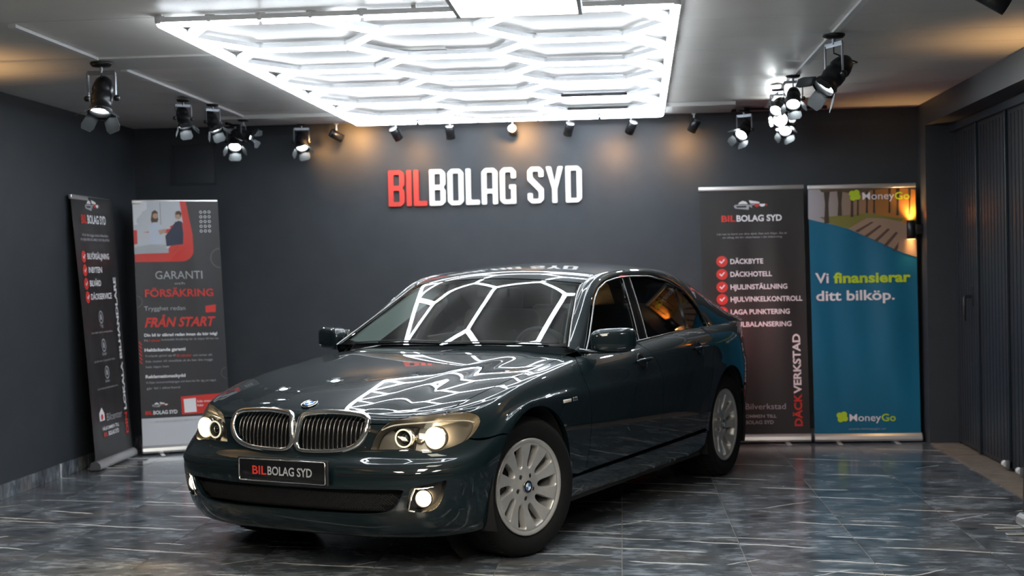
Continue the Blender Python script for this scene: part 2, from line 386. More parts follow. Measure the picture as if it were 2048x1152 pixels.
# ---- theatre style track spotlights with barn doors
def spotlight(loc, drop, aim, s, label, hot=False, yaw=0, barn=True, group=None, power=0, flapang=35):
    root = empty('track_spotlight', loc, 0, label, 'spotlight', group)
    aim = Vector(aim).normalized()
    MB().lathe([(.02*s,-.022*s),(.045*s,-.018*s),(.055*s,-.006*s),(.055*s,0)][::1], 20).build('mount', M['black'], root)
    MB().tube([(0,0,-.015*s),(0,0,-.05*s)], .009*s, 8).build('stem', M['grey_metal'], root)
    pivot = Vector((0,0,-drop))
    side = aim.cross(Vector((0,0,1)));
    if side.length < .1: side = Vector((1,0,0))
    side.normalize()
    r = .052*s
    yk = MB()
    top = Vector((0,0,-.05*s))
    for g in (-1,1):
        pth = [top, top+side*g*(r+.018*s), pivot+side*g*(r+.018*s)]
        for p, q in zip(pth[:-1], pth[1:]):
            d = (q-p).normalized(); Mx = aimM(p, d); yk.box((-.004*s,-.011*s,0),(.004*s,.011*s,(q-p).length), Mx)
    yk.build('yoke', M['grey_metal'], root)
    for g in (-1,1): MB().lathe([(.012*s,0),(.016*s,.006*s),(.016*s,.02*s),(.008*s,.026*s)], 12, aimM(pivot+side*g*(r+.012*s), side*g)).build('knob', M['black'], root)
    Mx = aimM(pivot, aim)
    b = MB().lathe([(0,-.125*s),(.022*s,-.118*s),(.040*s,-.100*s),(.050*s,-.070*s),(.054*s,-.045*s),(.050*s,-.035*s),(.050*s,-.02*s),(.054*s,-.015*s),(.054*s,.02*s),(.050*s,.028*s),(.050*s,.055*s),(.058*s,.062*s),(.058*s,.085*s),(.053*s,.085*s),(.050*s,.06*s)], 24, Mx, cap=False).build('body', M['black'], root)
    MB().lathe([(0,.058*s),(.049*s,.060*s)], 20, Mx, cap=False).build('lens', M['lens_hot'] if hot else M['lens'], root)
    tb = [Mx @ Vector((0,-.03*s,-.11*s)), Mx @ Vector((0,-.05*s,-.14*s)), Vector((0,0,-.09*s)), Vector((0,0,-.05*s))]
    MB().tube(tb, .004*s, 6).build('cable', M['black'], root)
    if barn:
        for k in range(4):
            a = math.radians(90*k + yaw); wd = (.046 if k%2 == 0 else .034)*s; ln = .085*s
            poly = [(-wd,0),(wd,0),(wd*1.15,ln*.75),(wd*.8,ln),(-wd*.8,ln),(-wd*1.15,ln*.75)]
            Mf = Mx @ Matrix.Rotation(a,4,'Z') @ Matrix.Translation((0,.056*s,.082*s)) @ Matrix.Rotation(math.radians(90-flapang+10*((k*7)%3)),4,'X')
            MB().prism(poly, -.001, .001, Mf).build('barn_door', M['barn'], root)
        MB().lathe([(.060*s,.076*s),(.064*s,.078*s),(.064*s,.090*s),(.060*s,.090*s)], 24, Mx, cap=False).build('barn_ring', M['black'], root)
    if power:
        ld = bpy.data.lights.new('spot_beam', 'SPOT'); ld.energy = power; ld.spot_size = math.radians(70); ld.spot_blend = .8; ld.color = (.93,.98,1); ld.shadow_soft_size = .03
        lo = bpy.data.objects.new('spot_beam', ld); C.objects.link(lo); lo.parent = root; lo.matrix_local = aimM(pivot+aim*.075*s, -aim)
    return root
GL, GR = 'spotlights of the left ceiling cluster', 'spotlights of the right ceiling cluster'
spotlight((-2.94,7.72,zt), .20, (.02,-.35,-.9), 1.12, 'large black spotlight with open flaps on the left ceiling track', yaw=35, flapang=50, power=25)
spotlight((-3.02,9.45,zt), .13, (.28,-.35,-.9), .82, 'left of the two paired black spotlights on the left track', yaw=20, power=12)
spotlight((-2.90,9.75,zt), .13, (.42,-.35,-.85), .82, 'right of the two paired black spotlights on the left track', yaw=40, power=12)
spotlight((-3.10,11.03,zt-.005), .14, (.12,-.7,-.75), .95, 'spotlight hanging lowest at the back left corner above the garanti banner', yaw=0, power=12)
spotlight((-2.93,10.66,zt-.014), .12, (.9,-.05,-.3), .80, 'sideways spotlight hanging from the far end of the left white track', yaw=45, power=0)
spotlight((-2.58,11.14,zt-.005), .15, (.18,-.6,-.8), .88, 'spotlight just left of the orange wall glows, at the end of the row', yaw=20, power=12)
spotlight((1.15,7.55,zt), .22, (-.62,-.30,-.72), 1.12, 'large black spotlight with open flaps on the right ceiling track', yaw=30, flapang=45, power=25)
spotlight((1.13,9.15,zt), .15, (-.12,-.75,-.7), .85, 'black spotlight directly behind the large right one', yaw=10, power=12)
spotlight((1.11,9.85,zt), .12, (-.35,-.75,-.6), .80, 'middle spotlight of the right track, below the second mount', yaw=30, barn=False, power=12)
spotlight((1.22,10.75,zt), .12, (-.02,-1,-.12), 1.0, 'blazing white spotlight that points straight out of the right cluster', hot=True, yaw=10, power=30)
spotlight((1.30,11.06,zt-.005), .14, (-.10,-.8,-.6), .90, 'lowest right spotlight under the blazing one with pale flaps', yaw=30, power=12)
spotlight((.98,11.06,zt-.005), .16, (-.45,-.7,-.65), .92, 'spotlight at the left edge of the right ceiling cluster', yaw=15, power=12)
M['cap_white'] = mat('spot_cap', (.75,.76,.78), .35)
# ---- seven small cylinder spots over the letters
GLOW = [(-2.305,(-2.19,2.50),3.2,(.75,.45,-.45)),(-1.815,(-1.69,2.36),1.1,(.35,.55,-.75)),(-1.37,None,0,(.03,.40,-.9)),(-.862,(-.82,2.48),3.4,(.02,.95,-.25)),
        (-.406,None,0,(-.25,.50,-.8)),(.095,(-.03,2.33),1.4,(-.35,.50,-.75)),(.597,(.52,2.37),1.5,(-.42,.30,-.8))]
names = ['first small spot from the left over the wall letters, tipped sideways','second small spot from the left over the wall letters, white topped','third small spot from the left over the wall letters, hanging straight','middle small spot of seven over the wall letters, facing forward',
         'small spot over the letters Y and D of the wall sign','small spot between the wall letters and the right end of the black track','last small spot at the right end of the black track']
for (x, g, pw, dr_), nm in zip(GLOW, names):
    root = empty('cylinder_spotlight', (x,11.2,zt-.004), 0, nm, 'spotlight', 'small cylinder spots on the black track')
    MB().box((-.016,-.012,-.010),(.016,.012,0)).build('adapter', M['white_plastic'], root)
    MB().tube([(0,0,-.008),(0,0,-.075)], .008, 8).build('stem', M['silver'], root)
    d = Vector(dr_).normalized(); Mx = aimM((0,0,-.098), d)
    MB().lathe([(.0,-.052),(.032,-.052),(.036,-.048),(.036,.055),(.032,.055),(.030,.03),(0,.03)], 20, Mx, cap=False).build('body', M['black'], root)
    MB().lathe([(0,-.0535),(.034,-.0535),(.0345,-.050)], 20, Mx, cap=False).build('cap', M['cap_white'] if abs(x+2.305) > .01 and x < .5 else M['grey_metal'], root)
    if g:
        ld = bpy.data.lights.new('warm_beam', 'SPOT'); ld.energy = pw*6.5; ld.color = (1,.50,.16); ld.spot_size = math.radians(100); ld.spot_blend = 1; ld.shadow_soft_size = .02
        lo = bpy.data.objects.new('warm_beam', ld); C.objects.link(lo); src = Vector((g[0],11.03,g[1]+.08)); tgt = Vector((g[0],YB,g[1]-.02)); lo.matrix_world = aimM(src, src-tgt)
# warm glow of the far left end of the row
ld = bpy.data.lights.new('warm_beam', 'SPOT'); ld.energy = 6.5; ld.color = (1,.50,.16); ld.spot_size = math.radians(100); ld.spot_blend = 1; ld.shadow_soft_size = .02
lo = bpy.data.objects.new('warm_beam', ld); C.objects.link(lo); src = Vector((-2.52,11.05,2.5)); lo.matrix_world = aimM(src, src-Vector((-2.55,YB,2.42)))
# ---- cylinder spot cut by the top right edge
root = empty('ceiling_spotlight', (1.53,5.92,2.66), 0, 'plain black cylinder spot at the top right edge of the picture', 'spotlight')
MB().lathe([(.03,0),(.035,.004),(.035,.02)], 16).build('mount', M['black'], root); MB().tube([(0,0,0),(0,0,-.11)], .008, 8).build('stem', M['black'], root)
MB().lathe([(0,-.07),(.038,-.07),(.04,-.066),(.04,.075),(.036,.075),(.034,.05),(0,.05)], 20, aimM((.02,0,-.13), (.8,-.2,-.55)), cap=False).build('body', M['black'], root)
# ---- warm up and down wall lights
def sconce(loc, sx, label, pw=8, name='wall_light'):
    r = empty(name, loc, 0, label, 'wall light')
    MB().lathe([(.030,-.075),(.034,-.072),(.034,.072),(.030,.075),(.028,.06),(.0,.06)], 20, cap=False).build('body', M['black'], r)
    MB().lathe([(0,-.060),(.029,-.062),(.031,-.075)], 20, cap=False).build('lens', M['warm_lens'], r)
    MB().lathe([(.029,.062),(0,.0605)], 20, cap=False).build('lens', M['warm_lens'], r)
    MB().box((sx*.03,-.02,-.04),(sx*.088,.02,.04), bev=.004).build('bracket', M['black'], r)
    for dz in (1,-1):
        ld = bpy.data.lights.new('warm_beam', 'SPOT'); ld.energy = pw if dz > 0 else pw*.35; ld.color = (1,.57,.22); ld.spot_size = math.radians(110 if dz > 0 else 80); ld.spot_blend = 1; ld.shadow_soft_size = .03
        lo = bpy.data.objects.new('warm_beam', ld); C.objects.link(lo); lo.parent = r; lo.matrix_local = aimM((0,0,dz*.08), (0,0,-dz))
    return r
sconce((2.29,11.22,1.69), 1, 'black cylinder wall light shining up and down beside the teal banner', 13)
sconce((2.45,7.9,1.75), 1, 'black wall light beside the folding door just outside the picture', 26)
sconce((-3.98,7.6,1.75), -1, 'black wall light on the left wall', 40)
sconce((-3.98,3.6,1.75), -1, 'unseen wall light added far forward on the left for warm fill', 60)  # this and the next are added out of view to warm the ambient light
sconce((2.29,2.6,1.75), 1, 'unseen wall light added far forward on the right for warm fill', 60)
# ---- letters on the wall, hand drawn condensed capitals
def letters():
    root = empty('wall_sign', (-1.115,YB-.012,2.125), 0, 'raised wall letters reading BILBOLAG SYD, first three red and the rest white', 'sign')
    t = .030   # half stroke
    def ol(pts, r=.02):
        out = []
        n = len(pts)
        for i in range(n):
            p, a, b = Vector(pts[i]), Vector(pts[i-1]), Vector(pts[(i+1)%n])
            d1, d2 = (a-p), (b-p); rr = min(r, d1.length*.45, d2.length*.45)
            q1, q2 = p+d1.normalized()*rr, p+d2.normalized()*rr
            for k in range(4): s = k/3; out.append(tuple((q1*(1-s)**2 + p*2*s*(1-s) + q2*s*s)[:2]))
        return out
    Wd, Hh, st = .132, .30, .042
    def rect(x0,y0,x1,y1): return [(x0,y0),(x1,y0),(x1,y1),(x0,y1)]
    G = {}
    c = .03
    G['B'] = ([[(0,0),(Wd-c,0),(Wd,c),(Wd,.125),(Wd-.018,.15),(Wd,.175),(Wd,Hh-c),(Wd-c,Hh),(0,Hh)]], [rect(st,st*.9,Wd-st,.13), rect(st,.172,Wd-st,Hh-st*.9)], Wd)
    G['I'] = ([rect(0,0,st,Hh)], [], st)
    G['L'] = ([[(0,0),(.112,0),(.112,st),(st,st),(st,Hh),(0,Hh)]], [], .112)
    G['O'] = ([[(c,0),(Wd-c,0),(Wd,c),(Wd,Hh-c),(Wd-c,Hh),(c,Hh),(0,Hh-c),(0,c)]], [rect(st,st*.9,Wd-st,Hh-st*.9)], Wd)
    G['A'] = ([[(0,0),(st,0),(st,.09),(Wd-st,.09),(Wd-st,0),(Wd,0),(Wd,Hh-c),(Wd-c,Hh),(c,Hh),(0,Hh-c)]], [rect(st,.128,Wd-st,Hh-st*.9)], Wd)
    G['G'] = ([[(c,0),(Wd,0),(Wd,.16),(.075,.16),(.075,.125),(Wd-st,.125),(Wd-st,st*.9),(st,st*.9),(st,Hh-st*.9),(Wd-st,Hh-st*.9),(Wd-st,.21),(Wd,.21),(Wd,Hh-c),(Wd-c,Hh),(c,Hh),(0,Hh-c),(0,c)]], [], Wd)
    G['S'] = ([[(c,0),(Wd-c,0),(Wd,c),(Wd,.12),(st,.215),(st,Hh-st*.9),(Wd-st,Hh-st*.9),(Wd-st,.215),(Wd,.215),(Wd,Hh-c),(Wd-c,Hh),(c,Hh),(0,Hh-c),(0,.19),(Wd-st,.095),(Wd-st,st*.9),(st,st*.9),(st,.085),(0,.085),(0,c)]], [], Wd)
    G['Y'] = ([[(.05,0),(.092,0),(.092,.115),(.142,Hh),(.098,Hh),(.071,.175),(.044,Hh),(0,Hh),(.05,.115)]], [], .142)
    G['D'] = ([[(0,0),(Wd-c,0),(Wd,c),(Wd,Hh-c),(Wd-c,Hh),(0,Hh)]], [rect(st,st*.9,Wd-st,Hh-st*.9)], Wd)
    text = 'BILBOLAG SYD'; gap = .0165; tot = 0
    for ch in text: tot += (.075 if ch == ' ' else G[ch][2]+gap)
    x = -.80; sc = 1.60/(tot-gap)
    for i, ch in enumerate(text):
        if ch == ' ': x += .075*sc; continue
        outl, holes, wd = G[ch]
        V2 = []; Ed = []
        loops = [ol(o, .012) for o in outl] + [ol(h, .008) for h in holes]
        for lp in loops:
            n0 = len(V2); V2 += [Vector(p) for p in lp]; Ed += [(n0+k, n0+(k+1)%len(lp)) for k in range(len(lp))]
        vs_, es_, fs_, *_r = delaunay_2d_cdt(V2, Ed, [], 0, 1e-6)
        def inside(p, poly):
            r = False; n = len(poly)
            for k in range(n):
                (x1,y1),(x2,y2) = poly[k], poly[k-1]
                if (y1 > p[1]) != (y2 > p[1]) and p[0] < (x2-x1)*(p[1]-y1)/(y2-y1)+x1: r = not r
            return r
        mb = MB(); F = []
        for f in fs_:
            cpt = sum((vs_[k] for k in f), Vector((0,0)))/len(f)
            if inside(cpt, loops[0]) and not any(inside(cpt, h) for h in loops[1:]): F.append(tuple(f))
        V3 = [(x+v.x*sc, -.020, (v.y-.15)) for v in vs_]
        mb.add(V3, [f for f in F])
        for lp in loops:
            n = len(lp); P = [(x+p[0]*sc,-.020,p[1]-.15) for p in lp]+[(x+p[0]*sc,.0118,p[1]-.15) for p in lp]
            mb.add(P, [(k,(k+1)%n,n+(k+1)%n,n+k) for k in range(n)])
        o = mb.build('letter', M['letter_red'] if i < 3 else M['letter_white'], root)
        bm = bmesh.new(); bm.from_mesh(o.data); bmesh.ops.remove_doubles(bm, verts=bm.verts, dist=1e-5); bmesh.ops.recalc_face_normals(bm, faces=bm.faces); bm.to_mesh(o.data); bm.free()
        x += (wd+gap)*sc
    return root
letters()
# ------------------------------------------------------------------ the car: smooth master surfaces
M['paint'] = mat('green_black_paint', (.0020,.0082,.0105), .55, .0, 1.0, spec=.10, coat_rough=.010)
M['chrome'] = mat('chrome', (.80,.79,.77), .10, 1.0)
M['trim_metal'] = mat('dull_chrome', (.26,.25,.235), .25, 1.0)
M['slat'] = mat('grille_slat', (.16,.155,.15), .25, .9)
M['rubber'] = noisy('tyre_rubber', (.0035,.0035,.004), (.006,.006,.0065), 60, .75, .1)
M['rubber'].node_tree.nodes['Principled BSDF'].inputs['Specular IOR Level'].default_value = .25
M['plastic'] = mat('black_plastic', (.012,.012,.013), .42)
M['gloss_black'] = mat('gloss_black', (.008,.008,.009), .08)
M['void'] = mat('dark_inside', (.004,.004,.004), .9)
M['alloy'] = noisy('alloy_silver', (.46,.455,.44), (.52,.51,.495), 30, .32); M['alloy'].node_tree.nodes['Principled BSDF'].inputs['Metallic'].default_value = .45
M['brake'] = mat('brake_disc', (.06,.058,.055), .4, .6)
M['windshield'] = glassmat('windshield_glass', (.62,.72,.70), 0, 1.62)
M['side_glass'] = glassmat('tinted_glass', (.12,.13,.13), 0, 1.55)
M['front_side_glass'] = glassmat('clear_side_glass', (.62,.65,.64), 0, 1.5)
M['lamp_glass'] = glassmat('lamp_cover', (.92,.92,.90), 0, 1.35)
M['lamp_in'] = mat('lamp_reflector', (.48,.44,.39), .22, .85)
M['lamp_house'] = mat('lamp_inside_grey', (.17,.155,.13), .35, .5)
M['low_beam'] = emit('low_beam', (1,.86,.62), 90.0)
M['fog_beam'] = emit('fog_beam', (1,.76,.42), 60.0)
M['ring_em'] = emit('light_ring', (1,.95,.72), .75)
M['tail_em'] = emit('tail_glow', (1,.02,.01), 7.0)
M['leather'] = mat('dark_leather', (.025,.025,.026), .5)
M['cream'] = mat('cream_trim', (.45,.44,.40), .7)
M['dash'] = mat('dashboard', (.03,.032,.034), .5)
M['tan'] = mat('reflection_tan', (.75,.40,.12), .8)  # colour of the warm reflection imitated in the front side window
M['blue'] = mat('badge_blue', (.03,.16,.50), .3); M['white'] = mat('badge_white', (.85,.85,.85), .3)
M['amber'] = mat('indicator_lens', (.75,.70,.62), .15, coat=1)

def pchip(xs, ys):
    xs = np.array(xs,float); ys = np.array(ys,float); o = np.argsort(xs); xs, ys = xs[o], ys[o]; h = np.diff(xs); d = np.diff(ys)/h
    mm = np.zeros(len(xs)); mm[0] = d[0]; mm[-1] = d[-1]
    for i in range(1,len(xs)-1):
        if d[i-1]*d[i] > 0:
            w1 = 2*h[i]+h[i-1]; w2 = h[i]+2*h[i-1]; mm[i] = (w1+w2)/(w1/d[i-1]+w2/d[i])
    def f(x):
        x = np.asarray(x,float); i = np.clip(np.searchsorted(xs,x)-1,0,len(h)-1); t = (x-xs[i])/h[i]
        return (ys[i]*(1+2*t)*(1-t)**2+ys[i+1]*t*t*(3-2*t)+h[i]*(mm[i]*t*(1-t)**2+mm[i+1]*t*t*(t-1)))
    return f
def smooth1d(f, a, b, h):
    n = int(round((b-a)/h))+1; g = f(a+h*np.arange(-1,n+1))
    def F(x):
        u = np.clip((np.asarray(x,float)-a)/h, 0, n-1-1e-6); i = np.floor(u).astype(int); t = u-i
        return ((1-t)**3*g[i]+(3*t**3-6*t*t+4)*g[i+1]+(-3*t**3+3*t*t+3*t+1)*g[i+2]+t**3*g[np.minimum(i+3,len(g)-1)])/6
    return F
def sstep(a, b, x):
    t = np.clip((np.asarray(x,float)-a)/(b-a),0,1); return t*t*(3-2*t)
XR = -2.85
Zc = smooth1d(pchip([-4.5,-4.17,-4.05,-3.6,-3.3,-2.6,-2.1,-1.5,-1,-.6,-.3,0,.2,.4,.55,.65,.72,.80,1.0],
         [1.0,1.085,1.11,1.12,1.11,1.095,1.08,1.052,1.030,1.010,.975,.937,.905,.868,.836,.813,.795,.772,.70]), -4.4, .95, .09)
W7 = smooth1d(lambda x: np.interp(x,[-3.4,-2.85,-2.0,-1,-.5,0,.9],[.80,.825,.84,.845,.855,.865,.865]), -4.4, .95, .15)
A7 = .765; NE = 3.1; AR = 1.22
def rho(x, y):
    x = np.asarray(x,float); y = np.abs(np.asarray(y,float)); w = W7(np.clip(x,XR,0))
    fx = np.where(x > 0, x/A7, np.where(x < XR, (XR-x)/AR, 0))
    return (fx**NE+(y/w)**NE)**(1/NE)
dome_y = smooth1d(lambda x: np.interp(x,[-.7,.75],[.60,.395]), -4.4, .95, .2)
crown = smooth1d(lambda x: np.interp(x,[-4.2,-3,-.6,0,.5,.9],[.05,.05,.036,.026,.044,.052]), -4.4, .95, .15)
def T(x, y):
    r = rho(x,y); ay = np.abs(y); yc = dome_y(x)
    dome = .007*(1-sstep(yc-.08,yc+.08,ay))*sstep(-.9,-.5,x)
    return Zc(x)-.010+dome-crown(x)*(ay/.83)**2-.028*r**8
ROWS = [( .185,.130, .175,.66,2.9),( .205,.078,.180,.745,3.2),( .25,.046,.205,.80,3.4),( .34,.028,.275,.842,3.5),
      ( .45,.015,.36,.862,3.6),( .58,.004,.44,.872,3.6),( .70,.0,.50,.872,3.6),( .776,.0,.545,.856,3.5),
      ( .800,.012,.568,.814,3.4),( .86,.026,.60,.790,3.5),( .92,.050,.67,.785,3.5),(None,None,None,A7,NE)]
WD = lambda x: np.interp(x,[-3.3,-2.85,-2.2,-1.2,-.4,0,.9],[.93,.938,.948,.951,.945,.938,.938])
def build_cp():
    phis = np.radians(np.arange(0,90,7.5)); cols = []; dz = [.93,.86,.79]
    tz = lambda x, y: float(T(x,y))
    for ph in phis:
        c, s = math.cos(ph), math.sin(ph); col = []; b = float(sstep(52,84,math.degrees(ph)))
        r7 = ((c/A7)**NE+(s/float(W7(0)))**NE)**(-1/NE)
        for (zs,d,zn,xn,n) in ROWS:
            if zs is None: x, y = r7*c, r7*s; z = tz(x,y); P7 = (x,y)
            else:
                wd = float(WD(0))-d; r = ((c/xn)**n+(s/wd)**n)**(-1/n); x, y = r*c, r*s; z = zn+(zs-zn)*b
                if zs > .85: z = min(z, tz(r7*c, r7*s)-(.045 if zs > .9 else .09))
            col.append((x,y,z))
        for k in dz: x, y = P7[0]*k, P7[1]*k; col.append((x,y,tz(x,y)))
        cols.append(col)
    xs = np.concatenate([-np.arange(0,17)*.17, [XR]]); xs = np.unique(np.round(xs[xs >= XR],3))[::-1]
    for x in xs:
        col = []; w7 = float(W7(x)); zt_ = tz(x,w7)
        for (zs,d,zn,xn,n) in ROWS:
            if zs is None: col.append((x,w7,zt_))
            else:
                z = zs
                if zs > .85: z = zt_-(.045 if zs > .9 else .10)
                f_ = .010*(math.exp(-((x-.05)/.36)**2)+math.exp(-((x-XR)/.36)**2))*math.exp(-((zs-.62)/.18)**2)
                col.append((x,float(WD(x))-d+f_,z))
        for k in dz: col.append((x,w7*k,tz(x,w7*k)))
        cols.append(col)
    for ph in np.radians(np.arange(7.5,90.1,7.5)):
        c, s = math.sin(ph), math.cos(ph); col = []
        for i, (zs,d,zn,xn,n) in enumerate(ROWS):
            ar = [1.06,1.14,1.20,1.24,1.265,1.275,1.275,1.26,1.245,1.24,1.235,AR][i]
            if zs is None:
                r = ((c/AR)**NE+(s/float(W7(XR)))**NE)**(-1/NE); x, y = XR-r*c, r*s; z = tz(x,y); P7 = (r*c,r*s)
            else:
                wd = float(WD(XR))-d; n = 2.25; r = ((c/ar)**n+(s/wd)**n)**(-1/n); x, y = XR-r*c, r*s; z = zs
            col.append([x,y,z])
        for i in (9,10): col[i][2] = col[11][2]-(.10 if i == 9 else .045)
        for k in dz: x, y = XR-P7[0]*k, P7[1]*k; col.append((x,y,tz(x,y)))
        cols.append(col)
    return np.array(cols,float)
CP = build_cp(); NC, NR = CP.shape[:2]; TG = CP.copy(); WR = np.array([0]*10+[.5,1,1,1,1.])[None,:NR]
def extend():
    E1 = np.concatenate([CP[1:2]*[1,-1,1],CP,CP[-2:-1]*[1,-1,1]],0)
    return np.concatenate([2*E1[:,:1]-E1[:,1:2],E1,2*E1[:,-1:]-E1[:,-2:-1]],1)
EX = extend()
def bw(t): return np.stack([(1-t)**3,3*t**3-6*t*t+4,-3*t**3+3*t*t+3*t+1,t**3],-1)/6
for _ in range(8):      # make the spline pass through the hood and shoulder heights
    k3 = np.array([1,4,1])/6; Sx = np.einsum('a,aijk->ijk',k3,np.stack([EX[a:a+NC] for a in range(3)])); Sx = np.einsum('b,bijk->ijk',k3,np.stack([Sx[:,b:b+NR] for b in range(3)]))
    CP[...,2] += (TG[...,2]-Sx[...,2])*WR; EX = extend()
def SA(u, v):
    u = np.clip(np.asarray(u,float),0,NC-1-1e-9); v = np.clip(np.asarray(v,float),0,NR-1-1e-9)
    i = np.floor(u).astype(int); j = np.floor(v).astype(int); tu, tv = u-i, v-j
    idx = EX[(i[...,None]+np.arange(4))[...,:,None],(j[...,None]+np.arange(4))[...,None,:]]
    P = np.einsum('...a,...b,...abk->...k',bw(tu),bw(tv),idx)
    wv = sstep(11.2,12.8,v); P = P.copy(); P[...,2] = P[...,2]*(1-wv)+T(P[...,0],P[...,1])*wv
    return P
def ST(x, y): x = np.asarray(x,float); y = np.asarray(y,float); return np.stack([x,y,T(x,y)],-1)
# greenhouse top (windshield, roof, rear window) as one height field
Gc = smooth1d(pchip([-.3,-.45,-.5,-.8,-1.0,-1.17,-1.30,-1.5,-1.8,-2.1,-2.5,-2.8,-3.0,-3.3,-3.62,-3.8],
    [.90,.984,1.012,1.178,1.286,1.374,1.424,1.455,1.475,1.480,1.468,1.430,1.385,1.275,1.125,1.04]), -3.75, -.35, .085)
bowf = smooth1d(lambda x: np.interp(x,[-3.6,-2.9,-2,-1.2,-.5],[-.12,-.08,0,.09,.155]), -3.8, -.3, .1)
crf = smooth1d(lambda x: np.interp(x,[-3.6,-2.9,-2,-1.2,-.5],[.03,.05,.058,.045,.010]), -3.8, -.3, .1)
def G(x, y):
    q = (np.asarray(y,float)/.777)**2; xp = x+bowf(x)*q; return Gc(xp)-crf(xp)*(np.asarray(y,float)/.6)**2
def SG(x, y): x = np.asarray(x,float); y = np.asarray(y,float); return np.stack([x,y,G(x,y)],-1)
def SD(x, z):   # side glass plane with slight barrel
    x = np.asarray(x,float); z = np.asarray(z,float); t = np.clip((z-.95)/.45,0,1)
    return np.stack([x, 1.195-.40*z+.012*4*t*(1-t)*.6, z],-1)
yI = pchip([-.655,-.95,-1.234,-1.5,-2.2,-2.9,-3.2,-3.62],[.777,.668,.588,.577,.577,.555,.565,.61])
OX = [-.655,-.80,-.95,-1.10,-1.234,-1.4,-1.6,-1.8,-2.1,-2.35,-2.6,-2.8,-3.0,-3.2,-3.45,-3.62]
OP = [(-.745,.818,.943),(-.89,.778,1.045),(-1.02,.735,1.152),(-1.16,.69,1.265),(-1.27,.668,1.322),(-1.42,.652,1.364),(-1.6,.643,1.384),(-1.8,.640,1.391),(-2.1,.641,1.388),(-2.37,.655,1.352),(-2.62,.684,1.278),(-2.745,.731,1.160),(-2.80,.785,1.035),(-3.05,.80,1.02),(-3.4,.79,1.025),(-3.65,.76,1.035)]
Of = [pchip(OX, [p[k] for p in OP]) for k in range(3)]
BU = pchip([-3.62,-3.0,-2.6,-2.0,-1.234,-.655],[.02,.035,.025,.022,.018,.014])
def SP(x, t):
    x = np.asarray(x,float); t = np.asarray(t,float)
    I = np.stack([x, yI(x), G(x,yI(x))],-1); O = np.stack([f(x) for f in Of],-1)
    d = O-I; n = np.stack([0*x+.25, d[...,2]*-1+.0, d[...,1]],-1); n[...,0] = np.where(x > -1.3, .3, 0)*np.abs(d[...,1]); n = n/np.linalg.norm(n,axis=-1,keepdims=True)
    Mi = (I+O)/2+n*(BU(x))[...,None]*2
    t = t[...,None]; return I*(1-t)**2+Mi*2*t*(1-t)+O*t*t
SCALE = {'A':(.15,.065),'T':(1,1),'G':(1,1),'D':(1,1),'P':(1,.12)}
FN = {'A':SA,'T':ST,'G':SG,'D':SD,'P':SP}
REF = {'A':lambda P:P-np.array([-1.4,0,.55]), 'T':lambda P:P*0+np.array([0,0,1]), 'G':lambda P:P*0+np.array([0,0,1]), 'D':lambda P:P*0+np.array([0,1,.3]), 'P':lambda P:P*0+np.array([0,.6,.8])}
def evaln(ch, a, b):
    f = FN[ch]; e1, e2 = (2e-2,2e-2) if ch == 'A' else (2e-3,2e-3)
    P = f(a,b); 
    if ch == 'A':
        a0 = np.clip(a,e1,NC-1-e1); b0 = np.clip(b,e2,NR-1-e2)
    else: a0, b0 = a, b
    Da = f(a0+e1,b0)-f(a0-e1,b0); Db = f(a0,b0+e2)-f(a0,b0-e2)
    N = np.cross(Da,Db); N /= np.linalg.norm(N,axis=-1,keepdims=True)+1e-12
    if ch == 'A': N = N*(-1 if np.dot(np.cross(FN['A'](20.02,5.)-FN['A'](20.,5.), FN['A'](20.,5.02)-FN['A'](20.,5.)), [0,1,0]) < 0 else 1)
    else:
        s = np.sign((N*REF[ch](P)).sum(-1)); N = N*s[...,None]
    return P, N
_u, _v = np.meshgrid(np.linspace(0,NC-1,(NC-1)*10+1), np.linspace(0,NR-1,(NR-1)*10+1), indexing='ij'); _P = SA(_u,_v)
AX = {'f':(1,2),'s':(0,2),'t':(0,1),'r':(1,2)}
def inv(kind, a, b):
    if kind == 'uv': return (a, b)
    ax = AX[kind]
    msk = {'f':(_u <= 13)&(_v <= 12.2), 's':(_u >= 5)&(_u <= 38)&(_v <= 12.2), 't':(_v >= 9.5), 'r':(_u >= 31)&(_v <= 12.2)}[kind]
    d = (_P[...,ax[0]]-a)**2+(_P[...,ax[1]]-b)**2+np.where(msk,0,1e3)
    i = np.unravel_index(np.argmin(d), d.shape); q = np.array([_u[i],_v[i]]); tgt = np.array([a,b])
    for _ in range(4):
        p = SA(*q)[list(ax)]; e = 1e-3
        J = np.stack([(SA(q[0]+e,q[1])[list(ax)]-p)/e,(SA(q[0],q[1]+e)[list(ax)]-p)/e],1)
        try: st = np.linalg.solve(J.T@J+1e-7*np.eye(2), J.T@(tgt-p))
        except Exception: break
        q = np.clip(q+np.clip(st,-.3,.3),[0,0],[NC-1,NR-1])
    return (float(q[0]),float(q[1]))
def inpoly(pts, poly):
    x, y = pts[:,0], pts[:,1]; r = np.zeros(len(pts),bool); n = len(poly)
    for k in range(n):
        x1, y1 = poly[k]; x2, y2 = poly[k-1]
        c = ((y1 > y) != (y2 > y)); 
        with np.errstate(divide='ignore', invalid='ignore'): xx = (x2-x1)*(y-y1)/(y2-y1+1e-15)+x1
        r ^= c & (x < xx)
    return r
